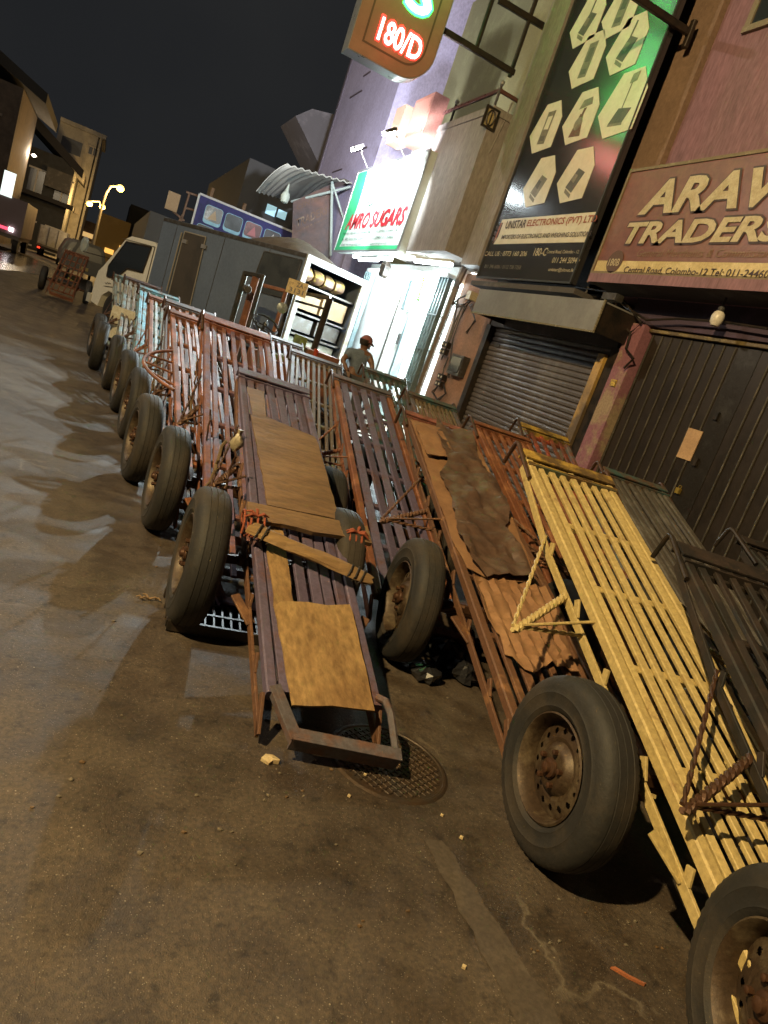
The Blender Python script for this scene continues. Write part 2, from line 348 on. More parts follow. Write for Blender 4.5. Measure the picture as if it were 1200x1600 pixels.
# ------------------------------------------------------------------ handcarts
def cart(x, y, head, tilt, label, W=.50, T=.86, Lf=1.76, Lb=.92, b=.205, rail='purple', slat=None, bar=None, ns=6, hooks=True, outr='both',
         sw=None, WX=None, skew=0, reach=.33, handle=True, rails_w=.042, barw=.07, group='handcarts parked nose to tail along the road', hoop=False, slats=None, low=None, bards=.0):
    h, t = R(head), R(tilt)
    root = thing('handcart', label, 'handcart', (x, y, 0), h, group)
    def B(u, v, n): return Vector((u, v*math.cos(t)-n*math.sin(t), .31+v*math.sin(t)+n*math.cos(t)))
    N = Vector((0, -math.sin(t), math.cos(t))); V = Vector((0, math.cos(t), math.sin(t))); U = Vector((1, 0, 0))
    rm = P[rail]; sm = P[slat or rail]; bm = P[bar or rail]; lm = P[low or rail]
    rw = rails_w; hw = W/2
    for s in (-1, 1):
        g = MB(); g.bar(B(s*(hw-rw/2), -Lb, b-.02), B(s*(hw-rw/2), Lf, b-.02), rw, .045, N); g.build('side_rail', rm, root)
        g = MB(); lo = b-.105
        pts = [(Lf-.03, b-.045), (Lf*.62, lo), (-Lb-.10, lo)]
        for (v0, n0), (v1, n1) in zip(pts, pts[1:]): g.bar(B(s*(hw+.004), v0, n0), B(s*(hw+.004), v1, n1), .012, .036, N)
        for k in range(6):
            v0 = Lf*.60-k*(Lf*.60+Lb)/5.6; g.bar(B(s*(hw+.004), v0+.03, b-.05), B(s*(hw+.004), v0-.03*(k % 2), lo+.012), .010, .030, V)
        g.bar(B(s*(hw+.004), -Lb+.02, b-.03), B(s*(hw+.004), -Lb-.10, lo), .012, .032, N)
        g.build('truss_rail', lm, root)
        # bracket plates to the axle
        g = MB(); g.bar(B(s*(hw-.02), .10, lo), B(s*(hw-.02), .0, -.01), .03, .012, N); g.bar(B(s*(hw-.02), -.16, lo), B(s*(hw-.02), .0, -.01), .03, .012, N)
        g.build('axle_bracket', lm, root)
        g = MB(); g.bar(B(s*hw, -.42, lo), B(s*(hw+.07), -.30, lo+.03), .04, .01, N); g.build('rope_lug', lm, root)
    # slats
    n = ns; pitch = (W-2*rw)/n; g = MB()
    for k in range(n):
        u = -hw+rw+pitch*(k+.5); j = random.uniform(-.006, .006); ws = sw or min(.034, pitch*.55)
        e0 = -Lb+.02+random.uniform(-.015, .02); e1 = Lf-.02-random.uniform(.0, .02)
        bow = random.uniform(-.008, .008); sag = random.uniform(-.012, .004); tw_ = random.uniform(-.25, .25); Nt = (N+U*tw_).normalized(); ws_ = ws*random.uniform(.82, 1.15)
        NS = 6; pt_ = [B(u+bow*math.sin(math.pi*i/NS)+random.uniform(-.0025, .0025)+j*(1-i/NS), e0+(e1-e0)*i/NS, b-.008+sag*math.sin(math.pi*i/NS)*.6+random.uniform(-.0015, .0015)) for i in range(NS+1)]
        for p_, q_ in zip(pt_, pt_[1:]): g.bar(p_, q_+(q_-p_)*.004, ws_, .018, Nt)
    for v0 in [(-Lb+.06)+(Lf+Lb-.12)*k/6 for k in range(7)]: g.bar(B(-hw+.02, v0, b-.036), B(hw-.02, v0, b-.036), .035, .028, N)
    g.build('slatted_bed', sm, root)
    # tail bar (angle iron across the raised end)
    g = MB(); o = .004
    g.bar(B(-hw-o, Lf+.02, b+.012), B(hw+o, Lf+.02, b+.012), barw*.95, .010, N)
    g.bar(B(-hw-o, Lf-.022+bards, b-.012), B(hw+o, Lf-.022+bards, b-.012), .010, barw*.8, N) if bards else g.bar(B(-hw-o, Lf-.012-barw/2, b-.014), B(hw+o, Lf-.012-barw/2, b-.014), .008, .052, N)
    g.bar(B(-hw-o, Lf+.015+barw/2, b-.014), B(hw+o, Lf+.015+barw/2, b-.014), .009, .058, N)
    g.build('tail_bar', bm, root)
    if hooks:
        for s in (-1, 1):
            g = MB(); u = s*(hw+.012)
            g.tube([B(u, Lf-.16, b-.02), B(u, Lf+.11, b+.004), B(u, Lf+.13, b-.002), B(u, Lf+.14, b-.02), B(u, Lf+.145, b-.14)], .0115, 8)
            g.build('tail_hook', axle if rail != 'black' else blackm, root, smooth=True)
    for s in ((-1, 1) if outr == 'both' else (-1,) if outr == 'left' else ()):
        g = MB(); A = B(s*(hw+reach), .45, b-.09)
        g.twisted(B(s*hw, .72, b-.10), A+Vector((0, -.02, -.01)), .017)
        g.twisted(B(s*hw, 1.08, b-.08), A, .009, 6); g.twisted(B(s*hw, .50, b-.10), A, .009, 4)
        g.tube([B(s*hw, .50, b-.02), A], .006, 6)
        g.build('load_outrigger', P[rail] if rail in ('yellow', 'orange', 'rustorange') else axle, root)
    WX = WX or (-T/2, T/2); g = MB(); g.tube([(WX[0], 0, .31), (WX[1], skew, .31)], .022, 10); g.bar((-hw-.02, 0, .335), (hw+.02, 0, .335), .05, .05); g.build('axle', axle, root)
    for s in (-1, 1): wheel(s, root, (WX[(s+1)//2], skew if s > 0 else 0, .31), random.uniform(0, 6), random.uniform(-.05, .05))
    if handle:
        g = MB(); vb = -Lb
        g.bar(B(-hw+.02, vb+.01, b+.004), B(-hw+.095, vb-.17, b-.035), .012, .055, N); g.bar(B(-hw+.02, vb+.01, b+.028), B(-hw+.095, vb-.17, b-.010), .045, .006, N)
        g.bar(B(-hw+.085, vb-.165, b-.040), B(hw+.03, vb-.215, b-.036), .014, .072, N); g.bar(B(-hw+.085, vb-.155, b-.008), B(hw+.03, vb-.205, b-.002), .050, .006, N)
        g.tube([B(hw-.02, vb+.03, b+.01), B(hw-.002, vb, b+.03), B(hw+.012, vb-.05, b+.022), B(hw+.02, vb-.20, b-.02)], .0145, 8)
        g.build('handle', P['darkgrey'] if rail in ('purple',) else rm, root)
    if hoop:
        g = MB(); pts = [B(-hw-.01+(-.22)*math.sin(math.pi*k/10)**.8, 1.02-.62*k/10, b+.01) for k in range(11)]
        g.tube(pts, .013, 8)
        for k in (3, 5, 7): g.tube([pts[k], B(-hw, 1.02-.62*k/10+.05*(5-k)/2, b-.02)], .009, 6)
        g.build('side_hoop', rm, root, smooth=True)
    return root, B

CA = dict(x=1.087, y=2.935, head=-1.6, tilt=19.9)
gA, BA = cart(**CA, label='foremost dark purple handcart with plywood sheets on its bed and its handle on the ground', W=.455, WX=(-.425, .27), skew=.20, sw=.045, Lf=1.57, Lb=.84, b=.164, rail='purple', bar='purple', low='rustorange', ns=6, outr='left', hooks=False, barw=.075, reach=.16)
cart(1.046, 4.118, -1, 22.5, 'violet handcart with a thick pinkish red tail bar, right behind the plywood-topped one', W=.525, Lf=1.82, rail='violet', bar='pinkred', low='orange', ns=6, barw=.095, reach=.13)
cart(.956, 5.061, 1.9, 20.3, 'orange red handcart with a round hoop on its left side above the tyre', Lf=1.77, rail='redorange', ns=6, hoop=True, reach=.13)
cart(.957, 6.319, -.1, 21.6, 'dark grey handcart directly behind the orange one with the hoop', Lf=1.78, rail='darkgrey', slat='orange', ns=6, barw=.08, reach=.13)
cart(.905, 7.426, 1.3, 20.3, 'rusty orange handcart fifth in the left row, its pale slats mostly hidden', rail='orange', slat='paleblue', ns=6, reach=.13)
cart(.826, 8.585, .7, 21.3, 'light blue handcart with a bright blue tail bar in the middle of the left row', Lf=1.78, rail='blue', ns=6, reach=.13)
cart(.670, 9.80, .7, 22.8, 'pale grey handcart with a dark and white chipped tail bar beside the truck cab', rail='paleblue', slat='white', bar='darkgrey', ns=6, reach=.13)
cart(.637, 10.99, 3.8, 21.3, 'pale blue handcart at the far end of the left row by the truck cab', rail='paleblue', bar='blue', ns=5, reach=.13)
cart(2.038, 4.091, -5.9, 19.3, 'dark purple handcart with bare wide slats behind the one covered in cardboard', W=.525, Lf=1.74, rail='orange', slat='purple', bar='darkgrey', ns=5, sw=.058)
cart(1.945, 5.608, -9.5, 20, 'brownish grey handcart with many narrow weathered slats, between the forklift and the purple carts', W=.54, rail='darkgrey', slat='straw', ns=8)
cart(1.927, 6.53, -3.8, 21.1, 'violet slatted handcart standing farthest back in the middle row, closest to the forklift', Lf=1.78, rail='darkgrey', slat='violet', ns=6)
cart(3.0, 6.03, -6.1, 22, 'dark green handcart whose tail bar the man in the cap leans on', W=.515, rail='teal', ns=6)
cart(2.936, 4.508, -5.5, 20.5, 'handcart with straw coloured slats and dark teal tail bar before the electricity meters', rail='darkgrey', slat='straw', bar='teal', ns=9)
gC, BC = cart(2.149, 2.821, -9.6, 15, 'rusty orange handcart with brown tarpaulin and cardboard covering its bed', W=.53, T=.876, Lf=1.92, Lb=.96, b=.247, rail='rustorange', bar='pinkred', ns=6)
cart(2.902, 3.109, -5.7, 20.4, 'bright orange bare slatted handcart between the cardboard covered cart and the yellow one', Lf=1.78, rail='orange', ns=6, barw=.05)
cart(3.50, 3.62, -10.3, 23, 'blue grey handcart with red slats and mustard tail bar against the roller shutter', W=.47, Lf=1.80, rail='slate', slat='red', bar='mustard', ns=4)
cart(3.208, 1.98, -12.0, 19.2, 'handcart with flat grey slats and dull green tail bar half hidden behind the yellow one', Lf=1.95, rail='greywood', bar='teal', ns=7, outr='none')
gE, BE = cart(2.145, 1.516, -8.4, 21.8, 'yellow handcart with bare chipped slats and a green and mustard tail bar', W=.527, T=.838, Lf=1.61, Lb=1.0, b=.263, rail='yellow', bar='mustard', ns=7, sw=.031, barw=.08)
gD, BD = cart(2.150, .575, -19.5, 20.0, 'nearest black handcart at the right edge with twisted bars over its big tyre', W=.517, T=.853, Lf=1.69, Lb=.9, b=.153, rail='black', slat='black', ns=6, barw=.10)
cart(3.489, 1.036, -7.9, 19.2, 'black handcart standing behind the nearest black one, by the folding doors', rail='black', ns=6)
cart(-.62, 21.3, -3, 24, 'orange handcart standing alone ahead of the truck, far up the road', W=.62, T=1.1, Lf=1.5, b=.25, rail='orange', ns=4, outr='none', hooks=False, group=None)

# green face on the yellow cart's tail bar
g = MB(); t = R(21.8); N_ = Vector((0, -math.sin(t), math.cos(t)))
g.bar(BE(-.262, 1.545, .236), BE(.262, 1.545, .236), .010, .075, N_); g.build('tail_bar_face', P['green'], gE)

# ------------------------------------------------------------------ loose sheets on the beds
def on_bed(name, B, c, pts, n, th, mat, label, cat, group=None, wav=0, curl=0):
    """thin sheet cut to an uneven outline, lying on a cart bed"""
    Mx = Matrix.Translation((c['x'], c['y'], 0)) @ Matrix.Rotation(R(c['head']), 4, 'Z')
    t = R(c['tilt']); N = (Mx.to_3x3() @ Vector((0, -math.sin(t), math.cos(t))))
    # densify the outline with small irregularities
    out = []
    for i, p in enumerate(pts):
        q = pts[(i+1) % len(pts)]; L = math.hypot(q[0]-p[0], q[1]-p[1]); k = max(1, int(L/.06))
        for j in range(k):
            f = j/k; out.append((p[0]+(q[0]-p[0])*f+random.uniform(-.004, .004), p[1]+(q[1]-p[1])*f+random.uniform(-.004, .004)))
    import bmesh
    bm = bmesh.new(); vs = [bm.verts.new((u, v, 0)) for u, v in out]; f = bm.faces.new(vs)
    bmesh.ops.triangulate(bm, faces=[f])
    if wav or curl:
        for _ in range(7):
            bmesh.ops.subdivide_edges(bm, edges=[e for e in bm.edges if e.calc_length() > .045], cuts=1)
            bmesh.ops.triangulate(bm, faces=bm.faces[:])
    from mathutils import noise as mn
    for v in bm.verts:
        u, vv = v.co.x, v.co.y; z = n
        if wav: z += wav*(mn.noise(Vector((u*9, vv*5, 1.3)))+.6*mn.noise(Vector((u*22, vv*16, 5))))+abs(wav)*.9
        if callable(curl): z += curl(u, vv)
        v.co = Mx @ B(u, vv, z)
    r = bmesh.ops.extrude_face_region(bm, geom=bm.faces[:])
    for v in [e for e in r['geom'] if isinstance(e, bmesh.types.BMVert)]: v.co += N*th
    bmesh.ops.recalc_face_normals(bm, faces=bm.faces)
    me = bpy.data.meshes.new(name); bm.to_mesh(me); bm.free(); me.materials.append(mat)
    if wav or curl: me.polygons.foreach_set('use_smooth', [True]*len(me.polygons)); me.set_sharp_from_angle(angle=R(50))
    o = bpy.data.objects.new(name, me); C.objects.link(o); tag(o, label, cat, group); return recentre(o)
PG = 'plywood pieces on the foremost handcart'
on_bed('plywood_sheet', BA, CA, [(-.19, 1.40), (-.17, 1.02), (-.09, 1.0), (-.085, 1.40)], .172, .006, ply2, 'narrow brown plywood strip beneath the tail bar of the foremost handcart', 'plywood', PG)
on_bed('plywood_sheet', BA, CA, [(-.185, 1.05), (-.12, 1.09), (.08, 1.03), (.19, 1.01), (.20, .93), (.223, .255), (-.152, .235)], .181, .008, ply2, 'large brown plywood sheet on the upper half of the bed, above the tied plank', 'plywood', PG)
on_bed('plywood_sheet', BA, CA, [(-.176, -.433), (-.14, -.40), (-.027, -.372), (.06, -.375), (.165, -.34), (.178, -.378), (.171, -.883), (.0, -.89), (-.147, -.902)], .181, .008, ply, 'bright yellowish plywood sheet at the handle end of the foremost cart', 'plywood', PG)
on_bed('plywood_sheet', BA, CA, [(-.178, .17), (-.088, .17), (-.086, -.40), (-.17, -.42)], .172, .006, ply, 'narrow pale plywood strip at left between the tied plank and the lower sheet', 'plywood', PG)
def on_cart(B, c, u, v, n): return Matrix.Translation((c['x'], c['y'], 0)) @ Matrix.Rotation(R(c['head']), 4, 'Z') @ B(u, v, n)
# plank and split log tied across the bed
nA = Matrix.Rotation(R(CA['head']), 3, 'Z') @ Vector((0, -math.sin(R(19.9)), math.cos(R(19.9))))
g = MB()
p0, p1 = on_cart(BA, CA, -.262, .125, .205), on_cart(BA, CA, .352, .150, .205)
prof = []
for i in range(9):
    f = i/8; p = p0.lerp(p1, f); q = (on_cart(BA, CA, 0, .06, .205)-on_cart(BA, CA, 0, 0, .205)); wv = 1+.12*math.sin(i*1.9)
    n1 = nA*.011; prof.append([p-q*wv-n1, p+q*(1.05)-n1, p+q*1.05+n1, p-q*wv+n1])
vs = [v for r_ in prof for v in r_]; fs = [(i*4+k, i*4+(k+1) % 4, i*4+4+(k+1) % 4, i*4+4+k) for i in range(8) for k in range(4)]+[(3, 2, 1, 0), (32, 33, 34, 35)]
g.add(vs, fs); o = g.build('plank', wood); tag(o, 'flat weathered plank tied across the foremost cart just below the large plywood sheet', 'plank'); recentre(o)
g = MB(); vs = []; p0, p1 = on_cart(BA, CA, -.262, -.03, .235), on_cart(BA, CA, .285, -.205, .228); ax = (p1-p0).normalized(); sd = ax.cross(nA).normalized()
NL = 14
for i in range(NL+1):
    f = i/NL; p = p0.lerp(p1, f)+nA*random.uniform(-.002, .002)
    for k in range(10):
        a = 2*math.pi*k/10; r_ = (.040 if f < .9 else .040-.012*(f-.9)*10)*(1+.10*math.sin(a*3+i*.7)+random.uniform(-.05, .05))
        ex = ax*(random.uniform(-.02, .02) if i in (0, NL) else 0)
        vs.append(p+sd*math.cos(a)*r_*1.05+nA*math.sin(a)*r_*.48+ex)
g.add(vs, [(i*10+k, i*10+(k+1) % 10, i*10+10+(k+1) % 10, i*10+10+k) for i in range(NL) for k in range(10)]+[tuple(range(10))[::-1], tuple(range(NL*10, NL*10+10))])
o = g.build('split_log', logw); tag(o, 'rough split log lying slantwise over the foremost cart below the plank', 'log'); recentre(o)
def tie(c0, axd, r1, r2, n_, rr, mat, label, cat, turns=3, knot=True, name='tie_cloth'):
    g = MB(); axd = Vector(axd).normalized(); x = axd.cross(n_).normalized(); pts = []
    for i in range(turns*12+1):
        a = 2*math.pi*i/12; pts.append(Vector(c0)+x*math.cos(a)*(r1+random.uniform(-.006, .006))+Vector(n_)*math.sin(a)*(r2+random.uniform(-.003, .003))+axd*((i/(turns*12)-.5)*.03*turns))
    g.tube(pts, rr, 6)
    if knot:
        k0 = Vector(c0)+Vector(n_)*(r2+rr)
        for k in range(5):
            a = random.uniform(0, 6.28); d = (x*math.cos(a)+axd*math.sin(a)); g.tube([k0, k0+d*.03+Vector(n_)*.012, k0+d*.06-Vector(n_)*.004], [rr, rr*1.3, rr*.5], 6)
    o = g.build(name, mat); tag(o, label, cat); return recentre(o)
pd = (on_cart(BA, CA, 1, .1, .2)-on_cart(BA, CA, 0, .1, .2)).normalized()
tie(on_cart(BA, CA, -.235, .05, .195), pd, .075, .045, nA, .0055, cloth, 'red cloth strip tied round the left end of the plank and the log', 'cloth tie', 4)
tie(on_cart(BA, CA, .275, .12, .205), pd, .055, .020, nA, .0065, cloth, 'red cloth knotted round the right end of the plank', 'cloth tie', 3)
tie(p0.lerp(p1, .88), ax, .045, .026, nA, .004, rubber, 'black rubber strip bound round the right end of the split log', 'rubber tie', 3, False, 'tie_strip')
tie(p0.lerp(p1, .10), ax, .046, .028, nA, .004, rubber, 'black rubber strip bound round the left end of the split log', 'rubber tie', 2, False, 'tie_strip')
# wire and rope scraps on the cart sides
def wirething(name, pts, r_, mat, label, cat, group=None):
    g = MB(); g.tube(pts, r_, 6); o = g.build(name, mat, smooth=True); tag(o, label, cat, group); return recentre(o)
rg = worn('rope_pale', (.22, .15, .08), (.12, .08, .04), .5, 40, .9)
RP = [((352, 690), (330, 760), (300, 795)), ((330, 640), (318, 700), (322, 770)), ((300, 620), (292, 680), (275, 700)), ((262, 600), (252, 650), (240, 690)), ((245, 560), (240, 610), (225, 640)), ((372, 700), (352, 745), (345, 800)), ((228, 540), (222, 590), (212, 600)), ((310, 560), (300, 610), (306, 660))]
RPD = [3.5, 4.2, 4.9, 5.6, 6.4, 3.3, 7.4, 4.6]
for k, pts in enumerate(RP):
    q0, q1, q2 = [ats(*p, RPD[k]*(1+.0*i)) for i, p in enumerate(pts)]; pp = []
    for i in range(15):
        f = i/14; p = q0*(1-f)**2+q1*2*f*(1-f)+q2*f*f; pp.append(p+Vector((random.uniform(-.006, .006), random.uniform(-.02, .02), random.uniform(-.006, .006))))
    wirething('rope', pp, .006 if k % 2 else .009, (rg, axle)[k % 2], 'frayed rope hanging from the left rails of the carts in the left row', 'rope', 'ropes hanging on the left row of carts')
# transparent bag tied to the left rail of A
g = MB()
bagc = on_cart(BA, CA, -.262, .80, .14)
g.lathe([(-.05, .005), (-.035, .022), (-.01, .034), (.015, .030), (.035, .018), (.05, .006), (.07, .014)], c=bagc, axis='z', n=14, mod=lambda i, k: random.uniform(-.007, .007))
bagm = worn('plastic_bag', (.42, .38, .28), (.28, .24, .16), .5, 18, .25, 0, .8, 60, .2)
o = g.build('plastic_bag', bagm, smooth=True); tag(o, 'crumpled clear plastic bag tied to the left rail of the foremost cart', 'plastic bag'); recentre(o)

CC = dict(x=2.149, y=2.821, head=-9.6, tilt=15)
cg = 'coverings on the rusty orange handcart'
on_bed('cardboard_sheet', BC, CC, [(-.26, 1.80), (-.25, 1.335), (-.27, .795), (-.26, .43), (-.275, .24), (-.233, -.0), (-.10, -.06), (.16, .037), (.20, .27), (.236, .767), (.245, 1.28), (.25, 1.86)], .256, .004, card, 'big torn cardboard sheet lying beneath the brown tarpaulin', 'cardboard', cg, wav=.006)
on_bed('tarpaulin', BC, CC, [(-.071, 1.84), (.21, 1.85), (.19, 1.4), (.235, .95), (.169, .60), (.10, .50), (.162, .029), (-.03, -.02), (-.152, -.069), (-.225, .054), (-.25, .304), (-.18, .718), (-.20, .998), (-.10, 1.2), (-.12, 1.5)], .266, .0035, cardd, 'wrinkled dark brown tarpaulin over the upper bed of the rusty orange cart', 'tarpaulin', cg, wav=.034)
on_bed('cardboard_flap', BC, CC, [(-.262, 1.647), (-.045, 1.735), (-.03, 1.30), (-.061, 1.262), (-.246, 1.192)], .285, .005, card, 'loose folded cardboard flap lying on the tarpaulin near the tail', 'cardboard', cg, wav=.008)
on_bed('corrugated_cardboard', BC, CC, [(-.221, -.08), (-.05, -.03), (.204, .004), (.19, -.30), (.15, -.62), (.02, -.60), (-.107, -.70), (-.20, -.60), (-.19, -.48), (-.235, -.40)], .262, .004, card, 'corrugated brown sheet torn at its end, near the tyre of the yellow cart', 'cardboard', cg, wav=.005, curl=lambda u, v: .010*math.sin(u*2*math.pi/.062))
# a folded white carton board on one of the far carts
g = MB(); p_ = ats(192, 498, 9.4); g.box(p_, (.34, .10, .17), (r0, fw.cross(r0).normalized(), Vector((0, 0, 1))))
g.box(p_+Vector((-.02, -.08, -.17)), (.30, .09, .14), (r0, fw.cross(r0).normalized(), Vector((0, 0, 1))))
o = g.build('carton', worn('white_board', (.50, .49, .42), (.38, .35, .28), .4, 8, .8)); tag(o, 'pair of pale cartons wedged between the far carts of the left row', 'carton'); recentre(o)

# ------------------------------------------------------------------ things lying on the road
g = MB(); mc = atz(606, 1190); mc.z = 0
steel = worn('manhole_steel', (.055, .044, .036), (.07, .045, .028), .4, 9, .45, .5, .4)
rx = .215
g.lathe([(.0005, rx+.022), (.006, rx+.012), (.0065, rx+.004), (.003, rx), (.003, 0)], c=mc, axis='z', n=64, close=False)
for k in range(-9, 10):
    for a in (0, 1):
        o_ = k*.026; L = math.sqrt(max(0, (rx-.012)**2-o_**2))
        if L > .03:
            d = Vector((math.cos(.5), math.sin(.5), 0)) if a else Vector((-math.sin(.5), math.cos(.5), 0)); e = Vector((-d.y, d.x, 0))
            g.bar(mc+e*o_-d*L+Vector((0, 0, .004)), mc+e*o_+d*L+Vector((0, 0, .004)), .007, .005)
o = g.build('manhole_cover', steel); tag(o, 'round steel manhole cover with a crosshatched face, under the handle of the foremost cart', 'manhole cover'); recentre(o)
# black iron grating
g = MB()
gl, gr = atz(258, 985), atz(400, 1008); dx = (gr-gl).normalized(); dy = Vector((-dx.y, dx.x, 0)); Lg = (gr-gl).length+.15; D_ = .34
for j in range(4): g.bar(gl+dy*(D_*j/3)+Vector((0, 0, .03)), gl+dy*(D_*j/3)+dx*Lg+Vector((0, 0, .03)), .022, .05)
for i in range(15): q = gl+dx*(Lg*i/14)+Vector((0, 0, .035)); g.bar(q, q+dy*D_+dx*.03, .012, .034)
o = g.build('drain_grating', blackm); tag(o, 'black iron grating on the road beneath the front left tyre of the foremost cart', 'grating'); recentre(o)
def scrap(name, px, poly, mat, label, cat, group=None, z=.006, bump=.012):
    c = atz(*px); g = MB(); import bmesh
    n = len(poly); top = [(c.x+a, c.y+b, z+random.uniform(0, bump)) for a, b in poly]
    g.add(top+[(c.x, c.y, z+bump)]+[(a, b, .001) for a, b, _ in top], [(i, (i+1) % n, n) for i in range(n)]+[(i, n+1+i, n+1+(i+1) % n, (i+1) % n) for i in range(n)])
    o = g.build(name, mat); tag(o, label, cat, group); return recentre(o)
gritm = worn('grit_grey', (.17, .14, .10), (.11, .09, .06), .4, 20, .9)
paperm = worn('paper_scrap', (.55, .45, .26), (.40, .30, .16), .4, 20, .8, 0, .5)
scrap('paper_scrap', (422, 1190), [(-.035, 0), (-.015, .022), (.012, .020), (.034, .004), (.026, -.014), (.004, -.012), (-.012, -.022)], paperm, 'crumpled yellowish paper scrap left of the foremost cart handle', 'paper scrap')
scrap('leaf_strip', (984, 1530), [(-.045, .036), (-.030, .034), (.0, .010), (.040, -.022), (.030, -.026), (-.008, .000)], worn('leaf_orange', (.45, .17, .06), (.3, .1, .04)), 'thin orange strip of dry leaf near the bottom right tyre', 'leaf', bump=.004)
scrap('paper_scrap', (720, 1310), [(-.008, 0), (0, .007), (.009, .001), (.001, -.008)], paperm, 'tiny pale chip by the top of the pale strip in the road', 'litter', bump=.003)
for k, (a, b) in enumerate(((545, 1245), (690, 1275), (570, 1212), (724, 1513))):
    lb = ('tiny pale chip just below the manhole cover', 'small pale chip right of the worn strip in the road', 'thin pale sliver on the manhole cover', 'tiny orange chip alone low in the road between strip and tyre')[k]
    scrap('paper_chip', (a, b), [(-.007, 0), (0, .008), (.008, .001), (.001, -.006)], paperm, lb, 'litter', 'small chips of litter on the road', bump=.003)
lm_ = worn('leaf_brown', (.22, .13, .05), (.12, .07, .03))
for k in range(60):
    t_ = random.random(); a_, b_ = random.choice(((470, 1230), (620, 1290), (700, 1180), (250, 900), (200, 1050), (560, 1420), (860, 1450), (330, 1300), (1000, 1450), (120, 1250)))
    a_ += random.gauss(0, 45); b_ += random.gauss(0, 40); rr_ = random.uniform(.0025, .008); an_ = random.uniform(0, 6)
    poly = [(rr_*random.uniform(.6, 1.6)*math.cos(an_+j*1.256), rr_*random.uniform(.5, 1.1)*math.sin(an_+j*1.256)) for j in range(5)]
    scrap('grit', (a_, b_), poly, (gritm, lm_, gritm)[k % 3], 'tiny loose chip of grit or dry leaf on the asphalt', 'litter', 'scattered grit on the road', bump=rr_*.6, z=.002)
# twig
g = MB(); c = atz(232, 938); c.z = .008
for a, l, s_ in ((0, .05, 0), (2.2, .045, 0), (3.6, .05, 0), (-.8, .03, .03), (2.9, .03, -.03)):
    q = c+Vector((s_, s_*.3, 0)); g.tube([q, q+Vector((math.cos(a)*l*.5, math.sin(a)*l*.5, .012)), q+Vector((math.cos(a)*l, math.sin(a)*l, .004))], [.005, .004, .002], 6)
o = g.build('twig', worn('dry_twig', (.36, .25, .10), (.2, .12, .05)), smooth=True); tag(o, 'small dry forked twig left of the front tyre of the foremost cart', 'twig'); recentre(o)
# rubbish heaped in the dark under the carts
bagk = glass('black_bag', (.014, .014, .016), .22)
for k, (px, py, s_) in enumerate(((690, 1030, .12), (720, 1060, .09), (660, 1060, .08), (745, 1010, .12))):
    c = atz(px, py); c.z = s_*.45; g = MB()
    g.lathe([(-.45*s_, .3*s_), (-.3*s_, .85*s_), (0, s_), (.3*s_, .8*s_), (.5*s_, .35*s_), (.56*s_, .1*s_)], c=c, axis='z', n=16, mod=lambda i, k: random.uniform(-.22, .22)*s_)
    o = g.build('rubbish_bag', bagk); tag(o, ('squashed black rubbish bag behind the right tyre of the front cart', 'small black rubbish bag nearest the yellow cart tyre', 'small black rubbish bag beside the manhole', 'black rubbish bag deepest under the rusty orange cart')[k], 'rubbish bag', 'black rubbish bags under the carts'); recentre(o)

# ================================================================== the shops on the right
stucco = worn('stucco_beige', (.31, .265, .235), (.22, .19, .17), .45, 2.2, .85, 0, .35, 30, .4, (1, 1, .3), sharp=.2)
peach = worn('stucco_peach', (.34, .17, .10), (.22, .12, .075), .42, 2.2, .85, 0, .35, 30, .4, sharp=.15)
pinkw = worn('stucco_pink', (.31, .16, .20), (.20, .11, .135), .45, 2.2, .85, 0, .4, 24, .45, (1, 1.4, .3), sharp=.2)
ochre = worn('stucco_ochre', (.27, .17, .11), (.19, .12, .08), .45, 1.5, .85, 0, .4, 24, .4, sharp=.2)
purplew = worn('stucco_purple', (.46, .42, .60), (.35, .32, .46), .45, 1.2, .85, 0, .35, 22, .35, (1, 1, .65), sharp=.2)
lilac = worn('lintel_purple', (.085, .05, .10), (.05, .03, .05), .45, 3, .8)
pinkcol = worn('column_pink', (.24, .10, .125), (.30, .22, .14), .30, 2.6, .8, 0, .4, 40, .4, sharp=.04)
slabm = worn('slab_grey', (.13, .11, .10), (.07, .06, .055), .45, 3, .85)
stainless = worn('stainless', (.36, .35, .34), (.28, .27, .26), .4, 1.5, .34, .45, .06, 30, .12)
shutm = worn('shutter_steel', (.19, .165, .15), (.12, .10, .09), .45, 2.5, .45, .25, .15, 40, .45, (1, 1, .3))
doorm = worn('door_brown', (.020, .015, .011), (.028, .02, .014), .4, 3, .38, .25, .15, 40, .3)
rib_highlight = worn('door_rib', (.20, .18, .15), (.09, .08, .065), .4, 6, .28, .5, .1)  # pale tone paints the highlights that streak the door ribs
teals = worn('gate_teal', (.22, .30, .31), (.14, .19, .20), .4, 4, .45, .3, .1)
whitep = worn('white_paint', (.70, .72, .70), (.60, .62, .60), .4, 3, .6, 0, .1)
TUBE = glow('tube_light', (.88, .97, 1.0), 14)
UP = (0, 0, 1)

